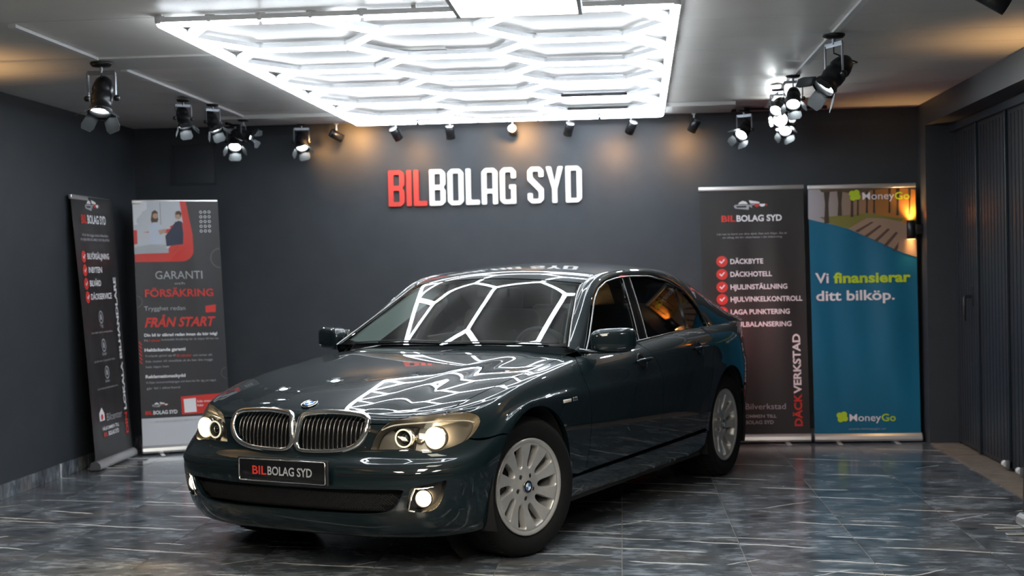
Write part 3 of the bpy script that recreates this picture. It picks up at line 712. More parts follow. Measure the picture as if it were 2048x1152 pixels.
def cr(pts, n=6, closed=False):
    P = [np.array(p,float) for p in pts]; out = []; N = len(P)
    rng = range(N) if closed else range(N-1)
    for i in rng:
        p0 = P[(i-1)%N] if closed or i > 0 else 2*P[0]-P[1]; p1 = P[i]; p2 = P[(i+1)%N]; p3 = P[(i+2)%N] if closed or i < N-2 else 2*P[-1]-P[-2]
        for k in range(n):
            t = k/n; out.append(tuple(.5*((2*p1)+(-p0+p2)*t+(2*p0-5*p1+4*p2-p3)*t*t+(-p0+3*p1-3*p2+p3)*t**3)))
    if not closed: out.append(tuple(P[-1]))
    return out
def dense(poly, sp, closed=True):
    out = []; n = len(poly)
    for i in range(n if closed else n-1):
        p, q = np.array(poly[i]), np.array(poly[(i+1)%n]); k = max(1,int(math.ceil(np.linalg.norm(q-p)/sp)))
        for j in range(k): out.append(tuple(p+(q-p)*j/k))
    if not closed: out.append(tuple(poly[-1]))
    return out
def shrink(poly, d):
    """move a closed polygon inwards by d"""
    P = np.array(poly); A = 0.5*np.sum(P[:,0]*np.roll(P[:,1],-1)-np.roll(P[:,0],-1)*P[:,1]); s = 1 if A > 0 else -1
    prev = P-np.roll(P,1,0); nxt = np.roll(P,-1,0)-P
    n1 = np.stack([-prev[:,1],prev[:,0]],1); n2 = np.stack([-nxt[:,1],nxt[:,0]],1)
    n1 /= np.linalg.norm(n1,axis=1,keepdims=True)+1e-12; n2 /= np.linalg.norm(n2,axis=1,keepdims=True)+1e-12
    m = n1+n2; m /= np.linalg.norm(m,axis=1,keepdims=True)+1e-9
    return [tuple(p) for p in P+m*d*s]
def patch(ch, outline, holes=(), sp=.022, flange=.018, gap=.0026, off=0, both=False):
    """outline in chart coordinates -> verts, normals, tris (left side).  both: mirror across y=0 into the same mesh"""
    s1, s2 = SCALE[ch]
    toS = lambda L: [(p[0]*s1,p[1]*s2) for p in L]
    loops = [dense(toS(outline), sp)]+[dense(toS(h), sp) for h in holes]
    if gap:
        L0 = shrink(loops[0], gap)
        if both:
            P0 = FN[ch](np.array([p[0]/s1 for p in loops[0]]), np.array([p[1]/s2 for p in loops[0]]))
            L0 = [o if (abs(P0[i][1]) < 1e-4 or (ch == 'A' and abs(o[1]/s2-13) < 1e-4)) else p for i, (o, p) in enumerate(zip(loops[0], L0))]
        loops[0] = L0
    V = []; E_ = []
    for lp in loops: n0 = len(V); V += lp; E_ += [(n0+k,n0+(k+1)%len(lp)) for k in range(len(lp))]
    nb = len(V)
    B = np.array(loops[0]); lo, hi = B.min(0), B.max(0)
    gx = np.arange(lo[0]+sp*.5,hi[0],sp); gy = np.arange(lo[1]+sp*.5,hi[1],sp)
    XX, YY = np.meshgrid(gx,gy); XX = XX+((np.arange(len(gy))%2)*sp*.5)[:,None]; Q = np.stack([XX.ravel(),YY.ravel()],1)
    ok = inpoly(Q, loops[0])
    for h in loops[1:]: ok &= ~inpoly(Q, h)
    Q = Q[ok]; bp = np.array(V)
    if len(Q):
        keep = np.ones(len(Q),bool)
        for a in range(0,len(Q),2000):
            d = ((Q[a:a+2000,None,:]-bp[None])**2).sum(-1).min(1); keep[a:a+2000] = d > (sp*.45)**2
        Q = Q[keep]
    V2 = [Vector(p) for p in V]+[Vector(p) for p in Q]
    vs_, es_, fs_, ov, oe, of = delaunay_2d_cdt(V2, E_, [], 0, 1e-7)
    vv = np.array([tuple(p) for p in vs_]); ff = np.array([f for f in fs_ if len(f) == 3]); cen = vv[ff].mean(1)
    ok = inpoly(cen, loops[0])
    for h in loops[1:]: ok &= ~inpoly(cen, h)
    ff = ff[ok]
    P, N = evaln(ch, vv[:,0]/s1, vv[:,1]/s2)
    P = P+N*off
    t = np.cross(P[ff[:,1]]-P[ff[:,0]], P[ff[:,2]]-P[ff[:,0]]); flip = (t*N[ff[:,0]]).sum(-1) < 0; ff[flip] = ff[flip][:,::-1]
    verts = P.tolist(); nor = N.tolist(); faces = ff.tolist()
    if flange:
        n0 = 0
        for li, lp in enumerate(loops):
            n = len(lp); L = np.array(lp); Pl, Nl = evaln(ch, L[:,0]/s1, L[:,1]/s2); Pl = Pl+Nl*off
            tg = np.roll(Pl,-1,0)-np.roll(Pl,1,0); sd = np.cross(tg,Nl); sd /= np.linalg.norm(sd,axis=1,keepdims=True)+1e-12
            cenp = Pl.mean(0)
            if np.sum((Pl-cenp)*sd) < 0: sd = -sd
            if li > 0: sd = -sd
            base = len(verts); verts += Pl.tolist()+(Pl-Nl*flange).tolist(); nor += sd.tolist()+sd.tolist()
            for k in range(n):
                j = (k+1)%n
                if both and ((abs(Pl[k][1]) < 1e-4 and abs(Pl[j][1]) < 1e-4) or (ch == 'A' and abs(L[k][1]/s2-13) < 1e-4 and abs(L[j][1]/s2-13) < 1e-4)): continue
                f = (base+k,base+j,base+n+j,base+n+k); a_ = np.cross(Pl[j]-Pl[k], -Nl[k])
                faces.append(f if np.dot(a_,sd[k]) > 0 else f[::-1])
            n0 += n
    if both:
        n = len(verts); mv = (np.array(verts)*[1,-1,1]).tolist(); mn = (np.array(nor)*[1,-1,1]).tolist()
        faces = faces+[tuple(i+n for i in f)[::-1] for f in faces]; verts += mv; nor += mn
    return verts, nor, faces
def pobj(name, parts, mt, parent, mirror=False, label=None):
    V = []; Nn = []; F = []
    for v, n, f in parts:
        k = len(V); V += list(v); Nn += list(n); F += [tuple(i+k for i in q) for q in f]
    if mirror:
        V = [(x,-y,z) for x,y,z in V]; Nn = [(x,-y,z) for x,y,z in Nn]; F = [q[::-1] for q in F]
    me = bpy.data.meshes.new(name); me.from_pydata(V, [], F); me.polygons.foreach_set('use_smooth', [True]*len(F))
    me.normals_split_custom_set_from_vertices([tuple(n) for n in Nn]); me.update(); me.materials.append(mt)
    o = bpy.data.objects.new(name, me); C.objects.link(o); o.parent = parent
    if label: o['label'] = label
    return o
def pair(name, parts, mt, parent, label=None):
    a = pobj(name, parts, mt, parent, False, label); b = pobj(name, parts, mt, parent, True, label); return a, b
car = empty('car', (-1.2756,7.3134,0), math.radians(-113.7228), 'dark green luxury saloon with its headlights on, parked at an angle in the middle', 'car')
A = lambda L: [inv(*p) for p in L]
# --- shared boundary curves (left half), as lists of (kind, a, b)
def circ(cx, cz, r, a0, a1, n=28): return [('s',cx+r*math.cos(math.radians(a0+(a1-a0)*k/n)),cz+r*math.sin(math.radians(a0+(a1-a0)*k/n))) for k in range(n+1)]
FA = (.05,.362,.392); RA = (-2.835,.362,.392)
lamp_bottom = [(.772,.431,.607),(.746,.539,.609),(.717,.618,.608),(.700,.657,.602),(.690,.680,.598),(.667,.715,.598),(.630,.754,.607),(.584,.792,.622),(.527,.826,.648)]
lamp_yz_low = [(.431,.607),(.539,.610),(.618,.609),(.657,.603),(.690,.598),(.722,.600),(.757,.609),(.792,.624),(.824,.648),(.841,.688),(.842,.722)]
lamp_yz_top = [(.842,.722),(.826,.748),(.795,.764),(.745,.768),(.676,.766),(.595,.758),(.530,.744),(.491,.724),(.460,.686),(.443,.648),(.431,.607)]
lamp_outline = [('f',y,z) for y, z in cr(lamp_yz_low,3)[:-1]]+[('f',y,z) for y, z in cr(lamp_yz_top,3)[:-1]]
lampA = A(lamp_outline)
lowA = A([('f',y,z) for y, z in cr(lamp_yz_low,3)]); topA = A([('f',y,z) for y, z in cr(lamp_yz_top,3)])
i_sp = 8*3                               # index on the low edge where the bumper joint leaves the lamp
kid_top = [(0,.770),(.10,.772),(.20,.773),(.30,.771),(.37,.764),(.400,.748),(.408,.724)]
kidA = A([('f',y,z) for y, z in cr(kid_top,3)])
kid_in = [(.020,.640),(.026,.690),(.032,.735),(.055,.752),(.13,.759),(.22,.760),(.31,.756),(.366,.747),(.386,.728),(.384,.680),(.352,.636),(.290,.607),(.20,.596),(.09,.592),(.045,.598),(.026,.614)]
kidinA = A([('f',y,z) for y, z in cr(kid_in,3,True)])
grl = [(.0,.308),(.235,.309),(.42,.312),(.52,.322),(.575,.348),(.610,.395),(.625,.425)]
grt = [(.625,.425),(.60,.430),(.45,.428),(.25,.424),(0,.422)]
fog_o = [(.660,.440),(.640,.385),(.627,.336),(.655,.326),(.700,.324),(.740,.338),(.768,.380),(.785,.440),(.790,.470),(.745,.462),(.70,.452)]
fogA = A([('f',y,z) for y, z in cr(fog_o,3,True)])
join = A([('s',.527,.648),('s',.47,.645),('s',.40,.643)])
xj1 = FA[0]+math.sqrt(FA[2]**2-(.643-FA[1])**2)
archf_front = A(circ(*FA, math.degrees(math.asin((.643-FA[1])/FA[2])), math.degrees(math.asin((.20-FA[1])/FA[2])), 20))
arch_top = A(circ(*FA, math.degrees(math.asin((.643-FA[1])/FA[2])), 180-math.degrees(math.asin((.22-FA[1])/FA[2])), 44))
# --- front bumper
low_edge = [('uv',u_,.35) for u_ in np.linspace(0,archf_front[-1][0],30)]
bp = [('uv',*p) for p in []]
bump = A(low_edge[:-1])+archf_front[::-1]+lowA[:i_sp+1][::-1]
bump += topA[21:30][::-1]+A([('f',.45,.7235)])+[kidA[-1]]+kidA[::-1][1:]
bump_top = bump
# centre line down to the lower grille notch
gl_low = A([('f',y,z) for y, z in cr(grl,3)]); gl_top = A([('f',y,z) for y, z in cr(grt,3)])
bump = bump+[(0,gl_top[-1][1])]+gl_top[::-1][1:]+gl_low[::-1][1:-1]+[(0,gl_low[0][1])]
o = pobj('front_bumper', [patch('A', bump, [kidinA, fogA], .02, both=True)], M['paint'], car); bumper = o
# --- hood: outer band on the wrap-around chart, inner field on the top chart
cutxy = cr([(.537,.712),(.30,.752),(0,.782),(-.30,.782),(-.52,.775),(-.655,.770)],5)
cutA = A([('t',x,y) for x, y in cutxy])
iu = cutA[-1][0]
jt = [i for i, p in enumerate(topA) if True]
# lamp top edge point nearest the cut start
dl = [abs(p[0]-cutA[0][0])+abs(p[1]-cutA[0][1]) for p in topA]; it = int(np.argmin(dl))
band = kidA+[p for p in A([('f',.45,.724)])]+topA[it:-9][::-1][0:]
tl = topA[it:]                       # from the cut towards the lamp's inner end
ki = int(np.argmin([abs(SA(*p)[1]-.491) for p in tl]))
band = kidA+tl[:ki+1][::-1]+cutA[1:]+[(u_,13.0) for u_ in np.linspace(iu,0,60)]
vj = [SA(u_,13.0) for u_ in np.linspace(0,iu,60)]
cowl = [(-.665+.155*(1-(y/.768)**2),y) for y in np.linspace(vj[-1][1],0,14)]
cowlc = [(x,y) for x, y in cowl]
inner = [(p[0],p[1]) for p in vj]+cowlc[1:]
band_end = [('t',-.60+.155*(1-(y/.768)**2),y) for y in np.linspace(.768,vj[-1][1],4)]
def patch_join(a, b): return [a, b]
hA = patch('A', band, [], .02, both=True, gap=.0024); hT = patch('T', inner, [], .025, both=True, gap=0, flange=0)
hood = pobj('hood', [hA, hT], M['paint'], car)
# --- fenders
door_cut = cr([(-.585,.925),(-.560,.86),(-.560,.76),(-.580,.62),(-.570,.48),(-.545,.35)],4)
sill_f = A([('s',x,z) for x, z in [(-.545,.350),(-.45,.345),(-.335,.340)]])
dcA = A([('s',x,z) for x, z in door_cut]); 
ae = [p for p in arch_top if SA(*p)[2] > .338 or SA(*p)[0] > 0]
topfend = A([('t',-.60,.768),('t',-.62,.80)])
fend = [lowA[i_sp]]+join[1:2]+ae+sill_f[::-1][1:-1]+dcA[::-1]+[inv('t',-.655,.815)]+cutA[::-1]+tl[:0]+topA[:it+1][::-1]+lowA[i_sp+1:-1][::-1]
pair('fender', [patch('A', fend, [], .02)], M['paint'], car)
# --- doors, sills, rear quarter (side outlines)
bcut = cr([(-1.50,.965),(-1.555,.90),(-1.60,.76),(-1.585,.56),(-1.535,.365)],4)
zb = lambda x: .0
fd = dcA+A([('s',x,.352+.012*(-.545-x)) for x in np.linspace(-.545,-1.535,14)][1:-1])+A([('s',x,z) for x, z in bcut])[::-1]+A([('t',x,.806) for x in np.linspace(-1.48,-.672,14)])
pair('front_door', [patch('A', fd, [], .024)], M['paint'], car)
rcut = cr([(-2.62,.985),(-2.60,.93),(-2.52,.82),(-2.455,.70),(-2.40,.50),(-2.365,.375)],4)
rd = A([('s',x,z) for x, z in bcut])+A([('s',x,.364+.012*(-1.535-x)) for x in np.linspace(-1.535,-2.365,12)][1:-1])+A([('s',x,z) for x, z in rcut])[::-1]+A([('t',x,.803) for x in np.linspace(-2.60,-1.52,14)])
pair('rear_door', [patch('A', rd, [], .024)], M['paint'], car)
sl = A([('s',x,.335+.010*(-.33-x)) for x in np.linspace(-.345,-2.425,26)])
sb = [(u_,.5) for u_ in np.linspace(sl[-1][0]-.15,sl[0][0]+.1,26)]
pair('side_sill', [patch('A', sl+sb, [], .024)], M['paint'], car)
arr = A(circ(*RA, -2, 206, 50))
uq = 35.2
q_top = [(u_,13.4) for u_ in np.linspace(inv('t',-2.62,.80)[0],uq,20)]
rq = [inv('s',-2.365,.375)]+A([('s',x,z) for x, z in rcut])[::-1][1:]+q_top[1:]+[(uq,v_) for v_ in np.linspace(13.4,5.2,12)][1:]+[(u_,5.2) for u_ in np.linspace(uq,arr[-1][0]+.15,8)][1:]
ar2 = [p for p in arr if SA(*p)[2] > .57 or SA(*p)[0] > -2.9]
rq = [inv('s',-2.365,.375)]+A([('s',x,z) for x, z in rcut])[::-1][1:]+q_top[1:]+[(uq,v_) for v_ in np.linspace(13.4,5.2,12)][1:]
ar_end = [p for p in ar2][-1]
rq += [(u_,5.2) for u_ in np.linspace(uq,ar_end[0]+.1,8)][1:]+ar2[::-1]
pair('rear_fender', [patch('A', rq, [], .024)], M['paint'], car)
rb_arch = [p for p in arr if SA(*p)[2] <= .57 and SA(*p)[0] < -2.9]
rbp = [(NC-1,.35),(NC-1,5.1)]+[(u_,5.1) for u_ in np.linspace(NC-1,ar_end[0]+.15,20)][1:]+rb_arch+[(u_,.35) for u_ in np.linspace(rb_arch[-1][0],NC-1,20)][1:-1]
pobj('rear_bumper', [patch('A', rbp, [], .03, both=True)], M['paint'], car)
tkf = [(uq+.02,v_) for v_ in np.linspace(5.3,13.0,12)]+[(u_,13.0) for u_ in np.linspace(uq,NC-1,16)][1:]+[(NC-1,5.3)]
tkt = [(SA(u_,13.0)[0],SA(u_,13.0)[1]) for u_ in np.linspace(uq,NC-1,20)]; tkt = tkt+[(-3.66,0),(-3.64,.3),(-3.60,.60)]
pobj('trunk_lid', [patch('A', tkf, [], .03, both=True), patch('T', tkt[::-1], [], .04, both=True, gap=0, flange=0)], M['paint'], car)
tl_ = A([('s',-3.55,.86),('s',-3.55,.78),('s',-3.75,.76)])
# tail lamps wrap round the rear corner
for o in pair('tail_lamp', [patch('A', [(35.3,7.6),(36.5,7.4),(39.0,7.4),(39.0,9.2),(36.5,9.3),(35.1,8.9)], [], .03, flange=.02, off=.012)], M['tail_em'], car, 'glowing red tail lamp'): pass
# --- windscreen, roof, rear window, pillars
hx = lambda y: -1.192-.105*(y/.777)**2
wsb = [(-.515-.155*(y/.777)**2, y) for y in np.linspace(0,.765,16)]
wss = [(x,float(yI(x))-.012) for x in np.linspace(-.69,-1.245,14)]
wst = [(hx(y),y) for y in np.linspace(.575,0,14)]
ws = pobj('windshield', [patch('G', wsb+wss+wst[1:], [], .03, both=True, flange=.004, gap=.001)], M['windshield'], car)
# black printed border along the bottom and the sides of the glass
brd = []
for x0 in wsb: brd.append(x0)
border = wsb+wss+wst[1:]
inn = [(x-.028,y) for x, y in wsb[:-1]]+[(x-.03,y-.022) for x, y in [wsb[-1]]]+[(x,y-.014) for x, y in wss[1:-1]]+[(x+.035,min(y,.55)) for x, y in wst]
pobj('glass_border', [patch('G', wsb+[w_ for w_ in wss]+wst[1:]+inn[::-1], [], .03, both=True, flange=0, gap=0, off=-.003)], M['gloss_black'], ws)
rfs = [(x,float(yI(x))) for x in np.linspace(-1.262,-2.86,26)]
roof_out = [(hx(y)-.010,y) for y in np.linspace(0,.588,12)]+rfs[1:]+[(-2.90+.07*(1-(y/.555)**2)*-1,y) for y in np.linspace(.555,0,10)][1:]
pobj('roof', [patch('G', roof_out, [], .035, both=True, flange=.01, gap=.001)], M['paint'], car)
rw = [(-3.0,0)]+[(-2.985+.07*(y/.55)**2,y) for y in np.linspace(.1,.54,8)]+[(x,float(yI(x))-.012) for x in np.linspace(-2.95,-3.58,10)]+[(-3.63,.4),(-3.64,0)]
pobj('rear_window', [patch('G', rw, [], .04, both=True, flange=.004)], M['side_glass'], car)
xs_ = np.linspace(-.66,-3.60,60)
pl_out = [(x,0) for x in xs_]+[(x,1) for x in xs_[::-1]]
pair('roof_pillar', [patch('P', pl_out, [], .03, gap=0, flange=.006)], M['paint'], car)
# chrome line beside the windscreen
for s in (1,-1):
    pts = [tuple(np.array(SG(x,float(yI(x))))*[1,s,1]+np.array([0,0,.002])) for x in np.linspace(-.66,-1.25,20)]
    MB().tube(pts, .0055, 6).build('windshield_trim', M['trim_metal'], car)
# side window glass and frames
Oxz = [(p[0],p[2]) for p in OP]
def topz(x): return float(np.interp(-x, [-p[0] for p in OP[:13]], [p[2] for p in OP[:13]]))
def belt(x): return float(np.interp(-x,[.745,1.58,2.1,2.85],[.950,.992,1.012,1.018]))
def window(x0b, x0t, x1b, x1t, ins=.026, n=14):
    """glass outline between two slanted edges"""
    top = [(x, topz(x)-ins) for x in np.linspace(x0t,x1t,n)]
    bot = [(x, belt(x)+.006) for x in np.linspace(x1b,x0b,6)]
    return top+bot
g1 = window(-.835,-.86,-1.578,-1.690,.022)
g2 = window(-1.712,-1.805,-2.418,-2.490,.022)
top3 = [(x, topz(x)-.026) for x in np.linspace(-2.508,-2.72,8)]; g3 = top3+[(-2.765,belt(-2.77)+.006),(-2.436,belt(-2.43)+.006)]
pair('front_window', [patch('D', g1, [], .035, off=-.006, flange=0)], M['front_side_glass'], car)
pair('rear_window_side', [patch('D', g2, [], .035, off=-.006, flange=0)], M['side_glass'], car)
pair('quarter_window', [patch('D', g3, [], .035, off=-.006, flange=0)], M['side_glass'], car)
def strip2(a, b): return a+b[::-1]
pil = lambda xb0, xt0, xb1, xt1: [(xb0,belt(xb0)),(xt0,topz(xt0)-.016),((xt0+xt1)/2,topz((xt0+xt1)/2)-.016),(xt1,topz(xt1)-.016),(xb1,belt(xb1))]
pair('centre_pillar', [patch('D', pil(-1.578,-1.690,-1.642,-1.746), [], .03, off=.001, flange=.01, gap=.001), patch('D', pil(-1.647,-1.751,-1.712,-1.805), [], .03, off=.001, flange=.01, gap=.001)], M['gloss_black'], car)
pair('window_divider', [patch('D', pil(-2.416,-2.487,-2.438,-2.510), [], .03, off=.001, flange=.01)], M['gloss_black'], car)
def sxyz(x, z, o=.0): p, n = evaln('D', np.array([x]), np.array([z])); return tuple(p[0]+n[0]*o)
for s in (1,-1):
    tr = [(x, topz(x)-.012) for x in np.linspace(-.80,-2.74,46)]
    bt = [(x, belt(x)-.002) for x in np.linspace(-2.80,-.80,24)]
    pts = [sxyz(x,z,.004) for x, z in [( -.775,.955)]+tr+[(-2.785,1.05)]+bt]
    pts = [(p[0],p[1]*s,p[2]) for p in pts]
    MB().tube(pts, .0062, 6, closed=True).build('window_trim', M['trim_metal'], car)
    for (xb, xt) in ((-1.578,-1.690),(-1.712,-1.805)):
        pts = [sxyz(xb+(xt-xb)*t,belt(xb)+(topz(xt)-.016-belt(xb))*t,.003) for t in np.linspace(0,1,8)]
        MB().tube([(p[0],p[1]*s,p[2]) for p in pts], .003, 6).build('pillar_trim', M['trim_metal'], car)
    # black sail panel in the front corner of the window, behind the mirror
    sv = [sxyz(x,z,.002) for x, z in [(-.775,.955),(-.86,topz(-.86)-.02),(-.835,belt(-.83)+.004)]]
    meshobj('mirror_sail', [(p[0],p[1]*s,p[2]) for p in sv]+[(p[0],p[1]*s-.01*s,p[2]) for p in sv], [(0,1,2),(3,5,4),(0,1,4,3),(1,2,5,4),(2,0,3,5)], M['gloss_black'], car)
# belt shelf closing the body between the belt line and the glass
# --- dark inner shell so that gaps read black
inner_out = A([('uv',1.0,1.2),('uv',7.8,1.2)])
sh = MB()
for s in (1,-1):
    for xs2 in ((-.42,-1.45),(-1.45,-2.38)):
        sh.box((xs2[0],s*.80,.20),(xs2[1],s*.875,.90))
sh.box((-.40,-.62,.19),(.62,.62,.56)); sh.box((-2.45,-.62,.19),(-3.7,.62,.90)); sh.box((-.35,-.80,.18),(-2.45,.80,.30)); sh.box((.45,-.5,.20),(.70,.5,.55))
sh.box((-.42,-.70,.30),(-.50,.70,.90)); sh.box((.40,-.60,.45),(.66,.60,.70))
sh.build('underbody', M['void'], car)
for s in (1,-1):
    for (cx, cz, r) in (FA, RA):
        lw = MB(); n = 24; V = []; F = []
        for k in range(n+1):
            a = math.radians(-25+230*k/n); 
            for yy in (.60,.905): V.append((cx+(r+.012)*math.cos(a), s*yy, cz+(r+.012)*math.sin(a)))
        for k in range(n): F.append((2*k,2*k+1,2*k+3,2*k+2))
        lw.add(V,F,True); lw.add([(cx,s*.60,cz)]+[(cx+(r+.012)*math.cos(math.radians(360*k/n)),s*.60,cz+(r+.012)*math.sin(math.radians(360*k/n))) for k in range(n)],[(0,1+k,1+(k+1)%n) for k in range(n)])
        lw.build('wheel_housing', M['void'], car)
# --- kidney grilles
def front_pt(y, z, off=0):
    q = inv('f', abs(y), z); p, n = evaln('A', np.array([q[0]]), np.array([q[1]])); p = p[0]+n[0]*off; return (p[0], p[1]*(1 if y >= 0 else -1), p[2])
kid_out = [(.014,.640),(.020,.692),(.027,.738),(.052,.759),(.13,.767),(.22,.768),(.312,.764),(.374,.755),(.397,.734),(.394,.676),(.360,.629),(.294,.599),(.20,.587),(.09,.583),(.040,.589),(.018,.610)]
ring = [front_pt(y,z,.004) for y, z in cr(kid_out,4,True)]
for s in (1,-1):
    kg = MB().tube([(p[0],p[1]*s,p[2]) for p in ring], .0150, 10, closed=True, flat=.9).build('kidney_grille', M['chrome'], car)
    bk = [front_pt(y,z,-.035) for y, z in cr(kid_out,2,True)]
    cpt = np.mean(bk,0); mb = MB().add([tuple(cpt*[1,s,1])]+[(p[0],p[1]*s,p[2]) for p in bk], [(0,1+k,1+(k+1)%len(bk)) for k in range(len(bk))]); mb.build('grille_backing', M['void'], kg)
    kp = cr(kid_in,4,True); yy_ = np.array([p[0] for p in kp]); zz_ = np.array([p[1] for p in kp])
    for k in range(14):
        y = .040+k*(.372-.040)/13.3
        # vertical extent of the opening at this y
        zs_ = []
        for i in range(len(kp)):
            a, b = kp[i-1], kp[i]
            if (a[0]-y)*(b[0]-y) <= 0 and abs(a[0]-b[0]) > 1e-9: zs_.append(a[1]+(b[1]-a[1])*(y-a[0])/(b[0]-a[0]))
        if len(zs_) < 2: continue
        z0, z1 = min(zs_), max(zs_)
        pts = [front_pt(y,z0+(z1-z0)*t,-.010-.012*abs(2*t-1)**3) for t in np.linspace(0,1,7)]
        sl_ = MB().tube([(p[0],p[1]*s,p[2]) for p in pts], .0048, 6).build('slat', M['slat'], kg)
        pb = [(p[0]-.014,p[1]*s,p[2]) for p in pts]
        V = [(p[0]-.002,p[1]*s,p[2]) for p in pts]+[(p[0]-.022,p[1]*s,p[2]) for p in pts]; n = len(pts)
        MB().add(V, [(i,i+1,n+i+1,n+i) for i in range(n-1)]).build('slat_fin', M['plastic'], kg)
# --- lower grille with diamond mesh
gmb = MB(); zlo = lambda y: float(np.interp(abs(y),[.0,.42,.52,.575,.610,.625],[.308,.312,.322,.348,.395,.425]))
def fp(y, z, off): 
    return front_pt(y,z,off)
cache = {}
ygr = np.linspace(0,.63,13); zgr = np.linspace(.30,.44,5)
tab = np.array([[front_pt(y,z,-.022) for z in zgr] for y in ygr])
def fast(y, z):
    a = np.clip(abs(y)/.63*12,0,11.999); b = np.clip((z-.30)/.14*4,0,3.999); i, j = int(a), int(b); fa, fb = a-i, b-j
    p = tab[i,j]*(1-fa)*(1-fb)+tab[i+1,j]*fa*(1-fb)+tab[i,j+1]*(1-fa)*fb+tab[i+1,j+1]*fa*fb; return (p[0],p[1]*(1 if y >= 0 else -1),p[2])
for k in range(-56,57):
    for sg in (1,-1):
        y0 = k*.0165; seg = []
        for t in np.linspace(0,1,6):
            z = .30+.13*t; y = y0+sg*(z-.365)*1.15
            if abs(y) < .622 and z > zlo(y) and z < .428: seg.append(fast(y,z))
        if len(seg) >= 2: gmb.tube(seg, .0016, 3, smooth=False)
gmesh = gmb.build('lower_grille_mesh', M['plastic'], car); gmesh['kind'] = 'stuff'
bkp = [front_pt(y,z,-.05) for y, z in [(-.63,.30),(-.3,.30),(0,.30),(.3,.30),(.63,.30)]]+[front_pt(y,z,-.05) for y, z in [(.63,.44),(.3,.44),(0,.44),(-.3,.44),(-.63,.44)]]
MB().add(bkp, [(0,1,8,9),(1,2,7,8),(2,3,6,7),(3,4,5,6)]).build('lower_grille_backing', M['void'], car)
edge = [front_pt(y,z,.002) for y, z in [(-p[0],p[1]) for p in cr(grl,3)[::-1]]+cr(grl,3)[1:]]
MB().tube(edge, .0035, 6).build('lower_grille_edge', M['paint'], bumper)
# rub strip round the bumper
for s in (1,-1):
    st_ = A([('f',y,z) for y, z in [(.30,.528),(.45,.528),(.60,.528),(.72,.528),(.80,.530)]])+A([('f',y,z) for y, z in [(.80,.503),(.72,.500),(.60,.498),(.45,.497),(.30,.497)]])
    pobj('bumper_strip', [patch('A', st_, [], .025, off=.006, flange=.008)], M['paint'], bumper, s < 0)
for s in (1,-1):
    for zz in (.5315,.4955):
        g_ = A([('f',y,zz+.0028) for y in np.linspace(.29,.81,9)])+A([('f',y,zz-.0028) for y in np.linspace(.81,.29,9)])
        pobj('strip_joint', [patch('A', g_, [], .02, off=.0012, flange=0, gap=0)], M['void'], bumper, s < 0)
# --- number plate
pl = empty('number_plate', parent=car); pl['label'] = 'black show plate with white rim and lettering'
px_ = .898
MB().box((px_-.018,-.268,.440),(px_-.004,.268,.562), bev=.006).build('plate_holder', M['plastic'], pl)
MB().box((px_-.006,-.260,.446),(px_,.260,.556), bev=.003).build('plate_board', M['gloss_black'], pl)
rim = cr([(-.255,.455),(-.255,.547),(-.249,.553),(.249,.553),(.255,.547),(.255,.455),(.249,.449),(-.249,.449)],1,True)
MB().tube([(px_+.001,y,z) for y, z in rim], .0035, 6, closed=True).build('plate_rim', M['chrome'], pl)
